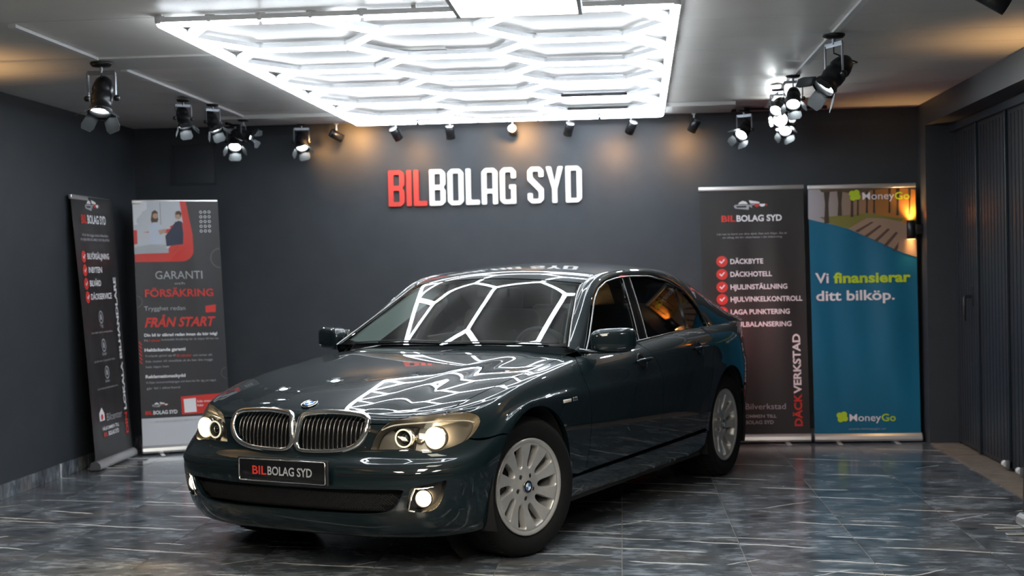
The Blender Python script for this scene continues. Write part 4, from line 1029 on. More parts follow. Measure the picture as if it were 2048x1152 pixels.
# --- headlights
for s in (1,-1):
    P_, N_, F_ = patch('A', lampA, [], .018, off=.0015, gap=.001, flange=.003)
    hl = pobj('headlight', [(P_,N_,F_)], M['lamp_glass'], car, s < 0)
    Pb, Nb, Fb = patch('A', shrink(lampA,0) if 0 else lampA, [], .03, off=-.075, gap=.004, flange=0)
    pobj('lamp_bowl', [(Pb,Nb,Fb)], M['lamp_house'], hl, s < 0)
    # side walls between lens and bowl
    Pw, Nw = evaln('A', np.array([p[0] for p in lampA]), np.array([p[1] for p in lampA])); n = len(lampA)
    V = [tuple(p*[1,s,1]) for p in (Pw-Nw*.002)]+[tuple(p*[1,s,1]) for p in (Pw-Nw*.078)]
    MB().add(V, [(k,(k+1)%n,n+(k+1)%n,n+k) for k in range(n)], True).build('lamp_wall', M['lamp_house'], hl)
    for (yc, zc_, r, em_) in ((.578,.666,.040,'ring'),(.713,.666,.048,'low')):
        p = Vector(front_pt(yc*s,zc_,-.030)); d = Vector((.97,.12*s,.0)).normalized(); Mx = aimM(p, d)
        MB().lathe([(r*.60,-.045),(r*.85,-.03),(r*1.02,.0),(r*1.12,.006),(r*1.12,-.03)], 28, Mx, cap=False).build('lamp_bezel', M['lamp_in'], hl)
        MB().tube([Mx @ Vector((r*1.03*math.cos(a),r*1.03*math.sin(a),.008)) for a in np.linspace(0,2*math.pi,28,endpoint=False)], .0038, 8, closed=True).build('light_ring', M['ring_em'], hl)
        if em_ == 'low':
            MB().lathe([(r*.72,-.030),(r*.64,-.012),(r*.42,.004),(0,.010)], 24, Mx, cap=False).build('projector_lens', M['low_beam'], hl)
            ld = bpy.data.lights.new('low_beam', 'SPOT'); ld.energy = 60; ld.color = (1,.85,.60); ld.spot_size = math.radians(75); ld.spot_blend = .9; ld.shadow_soft_size = .03
            lo = bpy.data.objects.new('low_beam', ld); C.objects.link(lo); lo.parent = car; dd = Vector((.95,.0,-.16)).normalized(); lo.matrix_local = aimM(p+d*.10, -dd)
        else: MB().lathe([(r*.72,-.030),(r*.64,-.012),(r*.42,.004),(0,.010)], 24, Mx, cap=False).build('projector_lens', M['gloss_black'], hl)
    p = Vector(front_pt(.645*s,.668,-.045)); MB().lathe([(.022,-.02),(.024,0),(.018,.006),(0,.008)], 18, aimM(p, Vector((.97,.1*s,0))), cap=False).build('small_lamp', M['lamp_in'], hl)
    tr_ = [front_pt(y*s,z,-.012) for y, z in cr([(.47,.700),(.52,.722),(.60,.732),(.70,.736),(.79,.734),(.828,.722)],4)]
    MB().tube(tr_, .008, 6, flat=.5).build('indicator_strip', M['amber'], hl)
    # fog lamps
    fg = MB(); Pw, Nw = evaln('A', np.array([p[0] for p in fogA]), np.array([p[1] for p in fogA])); n = len(fogA)
    V = [tuple(p*[1,s,1]) for p in (Pw-Nw*.001)]+[tuple(p*[1,s,1]) for p in (Pw-Nw*.05)]
    fg.add(V, [(k,(k+1)%n,n+(k+1)%n,n+k) for k in range(n)], True)
    c_ = tuple(np.mean(V[n:],0)); fg.add([c_]+V[n:], [(0,1+k,1+(k+1)%n) for k in range(n)])
    fo = fg.build('fog_lamp_recess', M['plastic'], car)
    p = Vector(front_pt(.703*s,.382,-.022)); Mx = aimM(p, Vector((.93,.22*s,0)))
    MB().lathe([(.030,-.03),(.041,-.01),(.044,.004),(.040,.006),(.036,-.004)], 24, Mx, cap=False).build('fog_bezel', M['plastic'], fo)
    MB().lathe([(.037,-.006),(.030,.004),(0,.010)], 24, Mx, cap=False).build('fog_lamp', M['fog_beam'], fo)
    ld = bpy.data.lights.new('fog_beam', 'SPOT'); ld.energy = 22; ld.color = (1,.70,.38); ld.spot_size = math.radians(130); ld.spot_blend = 1; ld.shadow_soft_size = .03
    lo = bpy.data.objects.new('fog_beam', ld); C.objects.link(lo); lo.parent = car; lo.matrix_local = aimM(p+Vector((.06,0.01*s,0)), -Vector((.9,.1*s,-.35)).normalized())
    fe = [front_pt(y*s,z,.002) for y, z in [(.672,.437),(.655,.40),(.640,.345),(.637,.333),(.66,.327)]]
    MB().tube(fe, .004, 6).build('fog_trim', M['chrome'], fo)
    fe = [front_pt(y*s,z,.001) for y, z in [(.672,.437),(.70,.438),(.745,.443)]]
    MB().tube(fe, .003, 6).build('fog_trim', M['chrome'], fo)
# --- badges
def roundel(p, n_, r, parent, up=(0,0,1), flat=False):
    q = Vector(n_).to_track_quat('Z','Y').to_matrix().to_4x4(); Mx = Matrix.Translation(Vector(p)) @ q
    upl = (q.inverted() @ Vector(up).to_4d()).to_3d(); ra = math.atan2(upl.y, upl.x); Mx = Mx @ Matrix.Rotation(ra,4,'Z')
    b = MB().lathe([(r,-.003),(r,.002),(r*.97,.004),(0,.0045)], 32, Mx, cap=False).build('badge', M['gloss_black'], parent)
    b_ = b; b = parent if flat else b
    MB().tube([Mx @ Vector((r*math.cos(a),r*math.sin(a),.003)) for a in np.linspace(0,2*math.pi,32,endpoint=False)], r*.055, 6, closed=True).build('badge_ring', M['chrome'], b)
    MB().tube([Mx @ Vector((r*.62*math.cos(a),r*.62*math.sin(a),.005)) for a in np.linspace(0,2*math.pi,32,endpoint=False)], r*.035, 6, closed=True).build('badge_ring', M['chrome'], b)
    for k in range(4):
        V = [Vector((0,0,.0052))]+[Vector((r*.6*math.cos(math.radians(90*k+a)),r*.6*math.sin(math.radians(90*k+a)),.0052)) for a in np.linspace(0,90,8)]
        MB().add([Mx @ v for v in V], [(0,i,i+1) for i in range(1,8)]).build('badge_quarter', M['blue'] if k%2 else M['white'], b)
    return b_, Mx
pe = ST(.665,0.); e_ = 1e-3; ne = Vector((-(float(T(.665+e_,0))-float(T(.665-e_,0)))/(2*e_),0,1)).normalized()
emb, embM = roundel((pe[0],0,float(pe[2])+.003), ne, .041, car, (-1,0,.3))
# small side indicator with a script badge on each front fender
for s in (1,-1):
    q = inv('s',-.335,.755); p, n = evaln('A',np.array([q[0]]),np.array([q[1]])); p = p[0]; 
    o1 = MB().box((-.045,-.004,-.009),(.045,.004,.009), bev=.0035).build('side_indicator', M['amber'], car); o1.location = (-.285,p[1]*s,.752)
    for k, w_ in enumerate((.010,.006,.010)): 
        o2 = MB().box((-w_/2,-.003,-.010),(w_/2,.003,.010), bev=.001).build('badge_letter', M['chrome'], o1); o2.location = (-.075-k*.020,0.001*s,.002)
# --- door handles
for s in (1,-1):
    for xh, zh in ((-1.36,.885),(-2.31,.905)):
        q = inv('s',xh,zh); p, n = evaln('A',np.array([q[0]]),np.array([q[1]])); p = p[0]*[1,s,1]; n = n[0]*[1,s,1]
        Mx = aimM(p, n)
        hb = MB().lathe([(.062,.000),(.060,.003),(.040,.0015),(0,.001)], 28, Mx @ Matrix.Diagonal((1,.82,1,1)), cap=False).build('handle_cup', M['gloss_black'], car)
        t = Vector((1,0,0)); b_ = Vector(n).cross(t).normalized()
        base = Vector(p)
        bar = [base+t*.095+Vector(n)*.006, base+t*.075+Vector(n)*.026, base+t*.03+Vector(n)*.032, base-t*.05+Vector(n)*.032, base-t*.085+Vector(n)*.024, base-t*.10+Vector(n)*.006]
        MB().tube(cr([tuple(x_) for x_ in bar],4), .0125, 10, flat=.7).build('door_handle', M['paint'], hb)
        MB().tube([tuple(x_+Vector(n)*.008) for x_ in (base+t*.07+Vector(n)*.022, base+Vector(n)*.028, base-t*.07+Vector(n)*.024)], .003, 6).build('handle_trim', M['chrome'], hb)
# --- mirrors
for s in (1,-1):
    bm = bmesh.new(); bmesh.ops.create_cube(bm, size=1)
    bmesh.ops.subdivide_edges(bm, edges=bm.edges[:], cuts=7, use_grid_fill=True)
    for v in bm.verts:
        x, y, z = v.co*2
        # rounded box: superquadric projection
        n = 4.2; L = (abs(x)**n+abs(y)**n+abs(z)**n)**(1/n); x, y, z = x/L, y/L, z/L
        fx = .075*(1-.28*y) if x > 0 else .045
        zz = z*(.068-.006*y) ; zz += .010*y*(1 if z > 0 else -.2)
        v.co = Vector((x*fx-.030*y-.03*(1-y)*0, .112*y, zz))
    me = bpy.data.meshes.new('side_mirror'); bm.to_mesh(me); bm.free(); me.polygons.foreach_set('use_smooth',[True]*len(me.polygons)); me.materials.append(M['paint'])
    mr = bpy.data.objects.new('side_mirror', me); C.objects.link(mr); mr.parent = car; mr.location = (-.875,.955*s,1.035)
    if s < 0: mr.scale = (1,-1,1)
    arm = [(.13,-.165,-.050),(.10,-.12,-.058),(.05,-.04,-.060),(.0,.04,-.058),(-.03,.085,-.050)]
    MB().tube(cr(arm,4), [.022]*3+[.020]*14, 12, flat=.6).build('mirror_arm', M['paint'], mr)
    MB().box((-.052,-.09,-.052),(-.046,.09,.050), bev=.002).build('mirror_glass', M['chrome'], mr)
    MB().tube([(.055,-.08,-.046),(.062,0,-.046),(.040,.085,-.040)], .003, 6).build('mirror_trim', M['paint'], mr)
# --- wipers and cowl
cw = [(-.470-.155*(y/.777)**2,y) for y in np.linspace(0,.765,14)]+[(-.60-.155*(y/.777)**2,y) for y in np.linspace(.765,0,14)]
V = []; F = []
ycs = np.linspace(-.77,.77,30)
for y in ycs:
    xb = -.455-.155*(y/.777)**2; V.append((xb,y,float(T(xb,y))-.020)); xc = xb-.10; V.append((xc,y,float(T(xc,y))-.028))
MB().add(V,[(2*i,2*i+1,2*i+3,2*i+2) for i in range(29)],True).build('cowl_panel', M['plastic'], car)
for (y0, y1) in ((-.62,.02),(.05,.66)):
    pts = []
    for t in np.linspace(0,1,10):
        y = y0+(y1-y0)*t; x = -.522-.155*(y/.777)**2-.012*math.sin(math.pi*t)-.01*t; pts.append((x,y,float(G(x,y))+.010))
    wp = MB().tube(pts, .006, 6, flat=.6).build('wiper', M['plastic'], car)
# --- wheels
def wheel_meshes():
    prof_r = [0,.03,.05,.075,.10,.13,.16,.19,.215,.224]; prof_z = [.004,.004,.000,-.006,-.008,-.004,.004,.012,.016,.012]
    zf = pchip(prof_r, prof_z)
    out = [(.224*math.cos(a),.224*math.sin(a)) for a in np.linspace(0,2*math.pi,96,endpoint=False)]
    holes = []
    for k in range(10):
        a0 = 2*math.pi*k/10; tw = .10
        ins = []
        for (r, ww) in ((.090,.0),(.098,.012),(.115,.019),(.14,.0235),(.165,.0265),(.19,.0295),(.207,.032),(.2145,.026)):
            ins.append((r,ww))
        L = []; 
        for r, ww in ins: L.append((r, a0+tw*(max(r-.1,0)/.11)**1.5*.6 - ww/r))
        Rr = []
        for r, ww in ins[::-1]: Rr.append((r, a0+tw*(max(r-.1,0)/.11)**1.5*.6 + ww/r if r >= .092 else a0))
        pl2 = [(r*math.cos(a),r*math.sin(a)) if r >= .092 else (r*math.cos(a0),r*math.sin(a0)) for r, a in [(q[0],q[1] if q[0] >= .092 else a0) for q in L]+Rr[:-1]]
        pl2[0] = (.090*math.cos(a0),.090*math.sin(a0)); holes.append(pl2)
    for k in range(5):
        a0 = 2*math.pi*k/5+math.pi/2; holes.append([(.060*math.cos(a0)+.0135*math.cos(b),.060*math.sin(a0)+.0135*math.sin(b)) for b in np.linspace(0,2*math.pi,12,endpoint=False)])
    sp = .010; loops = [out]+[dense(h,sp) for h in holes]; V = []; E_ = []
    for lp in loops: n0 = len(V); V += [tuple(p) for p in lp]; E_ += [(n0+k,n0+(k+1)%len(lp)) for k in range(len(lp))]
    g = np.arange(-.22,.221,.011); XX, YY = np.meshgrid(g,g); Q = np.stack([XX.ravel(),YY.ravel()],1); ok = inpoly(Q,out)
    for h in loops[1:]: ok &= ~inpoly(Q,h)
    Q = Q[ok]; bp_ = np.array(V); Q = Q[((Q[:,None]-bp_[None])**2).sum(-1).min(1) > .004**2]
    vs_, es_, fs_, *_r = delaunay_2d_cdt([Vector(p) for p in V]+[Vector(p) for p in Q], E_, [], 0, 1e-7)
    vv = np.array([tuple(p) for p in vs_]); ff = [f for f in fs_]; cen = np.array([vv[list(f)].mean(0) for f in ff]); ok = inpoly(cen,out)
    for h in loops[1:]: ok &= ~inpoly(cen,h)
    zz = zf(np.hypot(vv[:,0],vv[:,1]))
    mb = MB(); mb.add([(p[0],p[1],z) for p, z in zip(vv,zz)], [tuple(f) for f, k in zip(ff,ok) if k], True)
    for lp in loops:
        dp = .035 if len(lp) > 14 or lp is out else .02
        n = len(lp); L = [(p[0],p[1],float(zf(math.hypot(*p)))) for p in lp]; cc = np.mean(lp,0)
        L1 = [(p[0]+(cc[0]-p[0])*(.10 if lp is not out else 0),p[1]+(cc[1]-p[1])*(.10 if lp is not out else 0),p[2]-.006) for p in L]
        L2 = [(p[0],p[1],p[2]-dp) for p in L1]
        mb.add(L+L1+L2, [(k,(k+1)%n,n+(k+1)%n,n+k) for k in range(n)]+[(n+k,n+(k+1)%n,2*n+(k+1)%n,2*n+k) for k in range(n)], True)
    return mb
wm = wheel_meshes().build('wheel_face', M['alloy']); wface = wm.data; bpy.data.objects.remove(wm)
barrel_ = MB().lathe([(.222,.010),(.232,.018),(.240,.020),(.245,.016),(.243,.006),(.232,.0),(.222,-.02),(.215,-.06),(.215,-.18),(.24,-.20)], 64, cap=False).build('rim_barrel', M['alloy']); wbar = barrel_.data; bpy.data.objects.remove(barrel_)
tp = [(.243,.004),(.250,.012),(.262,.020),(.285,.028),(.310,.030),(.330,.024),(.343,.008),(.3495,-.016),(.351,-.05),(.352,-.10),(.352,-.12),(.351,-.17),(.3495,-.205),(.343,-.23),(.33,-.245),(.29,-.25),(.243,-.235)]
ty_ = MB().lathe(tp, 72, cap=False).build('tyre', M['rubber']); wty = ty_.data; bpy.data.objects.remove(ty_)
gr_ = MB()
for zg in (-.075,-.145): gr_.lathe([(.3524,zg-.006),(.3526,zg),(.3524,zg+.006)], 72, cap=False)
for k in range(72):
    a = 2*math.pi*k/72
    for zg in (-.03,-.19): gr_.box((.3485,-.0022,zg-.022),(.3526,.0022,zg+.022), Matrix.Rotation(a,4,'Z'))
g2_ = gr_.build('tread', M['void']); wtr = g2_.data; bpy.data.objects.remove(g2_)
def make_wheel(x, s, steer, spin):
    yk = .72
    pv = Matrix.Translation((x,yk*s,.349)) @ Matrix.Rotation(steer,4,'Z')
    loc = pv @ Vector((0,.152*s,0))
    r = bpy.data.objects.new('wheel', None); C.objects.link(r); r.parent = car; r.empty_display_size = .1
    base = Matrix.Rotation(steer,4,'Z') @ Matrix.Rotation(-s*math.pi/2,4,'X') @ Matrix.Rotation(spin,4,'Z')
    r.matrix_local = Matrix.Translation(loc) @ base
    link('wheel_face', wface, r, (0,0,-.004)); link('rim_barrel', wbar, r); link('tyre', wty, r); link('tread', wtr, r)
    MB().lathe([(.155,-.075),(.155,-.095)], 40).build('brake_disc', M['brake'], r)
    MB().lathe([(.075,-.06),(.075,-.075)], 30).build('hub', M['brake'], r)
    MB().box((.085,-.06,-.12),(.165,.06,-.055), bev=.01).build('brake_caliper', M['plastic'], r)
    for k in range(5):
        a0 = 2*math.pi*k/5+math.pi/2; MB().lathe([(.0095,-.018),(.0095,-.010),(.006,-.009)], 6, Matrix.Translation((.060*math.cos(a0),.060*math.sin(a0),0))).build('wheel_bolt', M['plastic'], r)
    inv_ = Matrix.Rotation(-spin,3,'Z') @ Vector((0,-1,0)) if s > 0 else Matrix.Rotation(-spin,3,'Z') @ Vector((0,1,0))
    roundel((0,0,.004), (0,0,1), .031, r, tuple(inv_), True)
    return r
ST_ = math.radians(-14)
make_wheel(.0,1,ST_,math.radians(0)); make_wheel(.0,-1,ST_,.3); make_wheel(-2.85,1,0,math.radians(12)); make_wheel(-2.85,-1,0,.5)
# --- interior
it_ = MB(); it_.box((-.75,-.74,.30),(-3.4,.74,.34)); it_.box((-3.05,-.66,.34),(-3.3,.66,.98)); it_.box((-3.2,-.66,.93),(-3.6,.66,.97))
it_.build('cabin_floor', M['void'], car)
V = []; F = []
prof = [(-.58,.965),(-.70,.975),(-.85,.985),(-.98,.985),(-1.05,.96),(-1.08,.90),(-1.06,.70),(-.95,.55)]
for y in np.linspace(-.74,.74,25):
    bl = .022*math.exp(-((y-.37)/.18)**2)
    for i, (x, z) in enumerate(prof): V.append((x-(.0),y,z-.012*(y/.74)**2+(bl if 2 <= i <= 4 else 0)))
n = len(prof)
for i in range(24):
    for k in range(n-1): F.append((i*n+k,i*n+k+1,(i+1)*n+k+1,(i+1)*n+k))
MB().add(V,F,True).build('dashboard', M['dash'], car)
sw = empty('steering_wheel', (-1.17,.37,.92), parent=car)
Ms = aimM((0,0,0), (-.90,0,.43))
MB().tube([Ms @ Vector((.185*math.cos(a),.185*math.sin(a),0)) for a in np.linspace(0,2*math.pi,36,endpoint=False)], .015, 8, closed=True).build('rim', M['leather'], sw)
hb = MB().lathe([(.0,-.02),(.07,-.02),(.075,0),(.05,.02),(0,.025)], 20, Ms, cap=False)
for a in (0, math.pi, -math.pi/2): hb.tube([Ms @ Vector((.05*math.cos(a),.05*math.sin(a),0)), Ms @ Vector((.18*math.cos(a),.18*math.sin(a),0))], .014, 6)
hb.build('hub', M['leather'], sw)
def seat(x, y, w_, name='seat'):
    se = empty(name, (x,y,0), parent=car)
    MB().box((-.26,-w_/2,.45),(.27,w_/2,.60), bev=.05).build('cushion', M['leather'], se)
    MB().box((-.10,-w_/2,0),(.05,w_/2,.66), bev=.055, M=Matrix.Translation((-.24,0,.55)) @ Matrix.Rotation(math.radians(-18),4,'Y')).build('backrest', M['leather'], se)
    for yy in ((0,) if w_ < .8 else (-.38,.38)):
        MB().box((-.05,-.13,.0),(.05,.13,.19), bev=.04, M=Matrix.Translation((-.47,yy,1.13)) @ Matrix.Rotation(math.radians(-12),4,'Y')).build('headrest', M['leather'], se)
        for q in (-.05,.05): MB().tube([(-.44,yy+q,1.06),(-.475,yy+q,1.17)], .006, 6).build('headrest_rod', M['trim_metal'], se)
seat(-1.55,.37,.54); seat(-1.55,-.37,.54); seat(-2.55,0,1.30)
for s in (1,-1):
    # inner trim of the windscreen pillars and door cards
    V = []; xs3 = np.linspace(-.72,-1.30,14)
    for x in xs3:
        p = np.array(SG(x,float(yI(x))-.022)); V.append((p[0]-.005,p[1]*s,p[2]-.012)); wl = .15 if s < 0 else .045; V.append((p[0]-.05,(p[1]-wl)*s,p[2]-.045))
    MB().add(V,[(2*i,2*i+1,2*i+3,2*i+2) for i in range(13)],True).build('pillar_lining', M['cream'], car)
    MB().box((-.80,s*.735,.42),(-2.75,s*.775,.945), bev=.01).build('door_lining', M['leather'], car)
    MB().box((-.16,-.006,-.075),(.16,.006,.06), bev=.005, M=Matrix.Translation((-1.46,.60*s,1.285)) @ Matrix.Rotation(math.radians(20*s),4,'X')).build('orange_reflection', M['tan'], car)  # thin tan panel standing in for a warm reflection on the side glass
hlx = [(hx(y)-.05,y) for y in np.linspace(0,.56,8)]+[(x,float(yI(x))-.01) for x in np.linspace(-1.34,-2.86,20)]+[(-2.86,0)]
pobj('headliner', [patch('G', hlx, [], .06, both=True, off=-.03, flange=0, gap=0)], M['cream'], car)
imr = MB().box((-.015,-.11,-.03),(.015,.11,.03), bev=.012, M=Matrix.Translation((-1.22,0,1.30))); imr.tube([(-1.21,0,1.33),(-1.17,0,1.366)], .008, 6); imr.build('inner_mirror', M['plastic'], car)
# ------------------------------------------------------------------ lettering helpers
def text_mesh(s, h, w=None, bold=0.0, shear=0.0, rounded=0):
    """flat lettering in the xy plane, lower-left at the origin, cap height h, optional total width w; returns MB"""
    cu = bpy.data.curves.new('t', 'FONT'); cu.body = s; cu.size = 1; cu.offset = bold; cu.shear = shear; cu.resolution_u = 3; cu.fill_mode = 'FRONT' if hasattr(cu,'fill_mode') else cu.fill_mode
    ob = bpy.data.objects.new('t', cu); C.objects.link(ob); bpy.context.view_layer.update()
    me = bpy.data.meshes.new_from_object(ob.evaluated_get(bpy.context.evaluated_depsgraph_get()))
    co = np.array([v.co[:] for v in me.vertices]) if len(me.vertices) else np.zeros((1,3)); F = [tuple(p.vertices) for p in me.polygons]
    bpy.data.objects.remove(ob); bpy.data.curves.remove(cu); bpy.data.meshes.remove(me)
    x0, x1 = co[:,0].min(), co[:,0].max()
    k = h/.73; kx = k if w is None else w/(x1-x0)
    V = [((x-x0)*kx, y*k, 0) for x, y, z in co]
    mb = MB(); mb.add(V, F); mb.w = (x1-x0)*kx; return mb
def homog(src, dst):
    A_ = []; b = []
    for (x,y),(u,v) in zip(src,dst):
        A_.append([x,y,1,0,0,0,-u*x,-u*y]); b.append(u); A_.append([0,0,0,x,y,1,-v*x,-v*y]); b.append(v)
    h = np.append(np.linalg.solve(np.array(A_,float),np.array(b,float)),1).reshape(3,3)
    return lambda x, y: tuple((h@np.array([x,y,1]))[:2]/(h@np.array([x,y,1]))[2])
P = {}
P['ban_black'] = noisy('banner_black', (.024,.024,.025), (.034,.033,.033), 5, .38, .15, (1,1,.2))
P['ban_teal'] = noisy('banner_teal', (.005,.130,.235), (.008,.155,.27), 4, .38, .15, (1,1,.2))
P['ban_white'] = mat('banner_white', (.62,.64,.68), .45)
P['p_white'] = mat('print_white', (.88,.88,.90), .45); P['p_grey'] = mat('print_grey', (.36,.36,.38), .45); P['p_red'] = mat('print_red', (.68,.045,.035), .4)
P['p_green'] = mat('print_green', (.50,.70,.03), .4); P['p_dim'] = mat('print_dim', (.10,.10,.105), .45)
def col(name, c): 
    if name not in P: P[name] = mat(name, c, .5)
    return P[name]
class Banner:
    def __init__(s, base0, base1, top0, top1, label, sheet, H=2.07, group=None, cass=True, feet=(.25,.75)):
        """base0/base1 world points of the lower left and right corner as the viewer sees them; the sheet faces the viewer"""
        s.b0, s.b1, s.t0, s.t1 = map(Vector, (base0,base1,top0,top1)); s.W = (s.b1-s.b0).length; s.H = H
        mid = (s.b0+s.b1)/2; mid.z = 0
        s.root = empty('roll_up_banner', mid, 0, label, 'banner', group); s.mid = mid
        s.n = (s.b1-s.b0).cross(s.t0-s.b0).normalized()        # towards the viewer
        s.ux = (s.b1-s.b0).normalized()
        nu = 36; nv = 40; V = []; F = []
        for i in range(nu+1):
            for j in range(nv+1): V.append(tuple(s.pt(i/nu, j/nv, 0)))
        for i in range(nu):
            for j in range(nv): F.append((i*(nv+1)+j,(i+1)*(nv+1)+j,(i+1)*(nv+1)+j+1,i*(nv+1)+j+1))
        n = len(V); V += [tuple(s.pt(i/nu, j/nv, -.0015)) for i in range(nu+1) for j in range(nv+1)]
        F += [tuple(k+n for k in f)[::-1] for f in F]
        s.sheet = meshobj('banner_sheet', V, F, sheet, s.root, True)
        # cassette at the foot, top rail, pole and swivelling feet
        Mr = Matrix((s.ux, -Vector((s.n.x,s.n.y,0)).normalized(), Vector((0,0,1)))).transposed().to_4x4()
        L = s.W/2+.002
        b = MB(); prof = [(y_*.72,z_*.74) for y_, z_ in [(-.045,.0),(-.052,.02),(-.045,.055),(-.02,.078),(.015,.085),(.05,.07),(.06,.03),(.055,0)]]
        b.add([(-L,y,z+.015) for y, z in prof]+[(L,y,z+.015) for y, z in prof], [tuple(range(8)),tuple(range(8,16))[::-1]]+[(k,k+8,(k+1)%8+8,(k+1)%8) for k in range(8)])
        fb = s.b0.lerp(s.b1,.5)-s.mid; fb.z = 0
        o = b.build('cassette', M['silver'], s.root); o.matrix_local = Mr
        for e in (-1,1): o2 = MB().add([(e*L,y*1.02,z+.015) for y, z in prof]+[(e*(L+.006),y*1.02,z+.015) for y, z in prof],[tuple(range(8)),tuple(range(8,16))[::-1]]+[(k,k+8,(k+1)%8+8,(k+1)%8) for k in range(8)]).build('end_cap', M['plastic_grey'], s.root); o2.matrix_local = Mr
        for f in feet:
            o = MB().box((-.017+(f-.5)*s.W,-.17,.001),(.017+(f-.5)*s.W,.12,.010), bev=.003).build('foot', M['silver'], s.root); o.matrix_local = Mr
        tt = s.t1-s.t0; b = MB(); Mt = Matrix((s.ux, s.n, s.ux.cross(s.n))).transposed().to_4x4(); b.box((-.004,-.012,-.006),(tt.length+.004,.010,.028), bev=.004)
        o = b.build('top_rail', M['silver'], s.root); o.matrix_local = Matrix.Translation(s.t0-s.mid) @ Mt
        p0 = s.pt(.5,0,-.03); p1 = s.pt(.5,1,-.012)
        MB().tube([p0,p1], .009, 8).build('pole', M['silver'], s.root)
    def pt(s, u, v, off=0.0):
        a = s.b0.lerp(s.b1,u); b = s.t0.lerp(s.t1,u); p = a.lerp(b,v)
        wob = .004*math.sin(u*9+1)*math.sin(math.pi*min(1,v*1.05))+.003*math.sin(u*17+v*3)*math.sin(math.pi*v)
        return p+s.n*(off+wob)-s.mid
    def put(s, mb, x, y, mt, name='lettering', rot=0, off=.0022):
        """place a flat mesh (metres in sheet coordinates, x right, y up)"""
        c, sn = math.cos(rot), math.sin(rot); V = []; off = .0025+(off-.0018)*4
        for q in mb.v:
            X = x+q[0]*c-q[1]*sn; Y = y+q[0]*sn+q[1]*c; V.append(tuple(s.pt(X/s.W, Y/s.H, off+q[2])))
        return meshobj(name, V, mb.f, mt, s.root)
    def text(s, t, x, y, h, mt, w=None, bold=.0, shear=0, rot=0, align='l', name='lettering', off=.0022):
        mb = text_mesh(t, h, w, bold, shear)
        if align == 'c': x -= mb.w/2*math.cos(rot); y -= mb.w/2*math.sin(rot)
        if align == 'r': x -= mb.w*math.cos(rot); y -= mb.w*math.sin(rot)
        s.put(mb, x, y, mt, name, rot, off); return mb.w
    def poly(s, pts, mt, name='print', off=.0018):
        # triangulate so it can follow the sheet
        V2 = [Vector(p) for p in dense([tuple(p) for p in pts], .03)]; n = len(V2)
        r = delaunay_2d_cdt(V2, [(k,(k+1)%n) for k in range(n)], [], 1, 1e-7)
        mb = MB(); mb.add([(p.x,p.y,0) for p in r[0]], [tuple(f) for f in r[2]]); return s.put(mb, 0, 0, mt, name, 0, off)
    def disc(s, x, y, r, mt, name='print', n=24, off=.0018, r0=0):
        mb = MB()
        if r0: 
            V = [(x+q*math.cos(2*math.pi*k/n),y+q*math.sin(2*math.pi*k/n),0) for q in (r0,r) for k in range(n)]; mb.add(V, [(k,(k+1)%n,n+(k+1)%n,n+k) for k in range(n)])
        else: mb.add([(x+r*math.cos(2*math.pi*k/n),y+r*math.sin(2*math.pi*k/n),0) for k in range(n)], [tuple(range(n))])
        return s.put(mb, 0, 0, mt, name, 0, off)
M['plastic_grey'] = mat('grey_plastic', (.09,.09,.10), .45)
def fixn(b):
    return b
def car_logo(B, x, y, w, mw=None):
    """small line drawing of a car: grey bonnet and roof strokes with a red and white lamp"""
    k = w/150.0; T_ = lambda L: [(x+(a-75)*k, y-(b-25)*k) for a, b in L]
    g = P['p_grey2']; wt = P['p_white']; rd = P['p_red']
    B.poly(T_([(18,17),(25,8),(38,2),(52,6),(60,17),(38,16)]), wt, 'logo'); B.poly(T_([(64,0),(100,6),(110,10),(108,16),(70,14)]), wt, 'logo')
    B.poly(T_([(0,24),(6,19),(60,19),(66,25),(62,42),(8,36),(2,32)]), g, 'logo'); B.poly(T_([(8,25),(54,24),(52,32),(14,32)]), P['ban_black'], 'logo', off=.0024)
    B.poly(T_([(62,20),(92,17),(88,21),(70,24)]), g, 'logo'); B.poly(T_([(66,22),(76,26),(78,34),(70,30)]), g, 'logo')
    B.poly(T_([(84,19),(104,17),(108,24),(100,31),(92,29)]), rd, 'logo'); B.poly(T_([(108,17),(134,17),(130,27),(118,30),(110,25)]), wt, 'logo'); B.poly(T_([(138,17),(142,18),(140,27),(136,25)]), rd, 'logo')
P['p_grey2'] = mat('print_mid_grey', (.42,.43,.45), .4)
def tick(B, x, y, r):
    B.disc(x, y, r, P['p_red'], 'check_disc'); t = r*.16
    B.poly([(x-r*.5,y+r*.02),(x-r*.33,y+r*.16),(x-r*.1,y-r*.12),(x+r*.38,y+r*.45),(x+r*.52,y+r*.30),(x-r*.1,y-r*.42)], P['p_white'], 'check_mark', off=.0026)
def bilbolag(B, x, y, w, h):
    a = B.text('BIL', x, y, h, P['p_red'], w*.235, .03); B.text('BOLAG SYD', x+w*.25, y, h, P['p_white'], w*.75, .03)
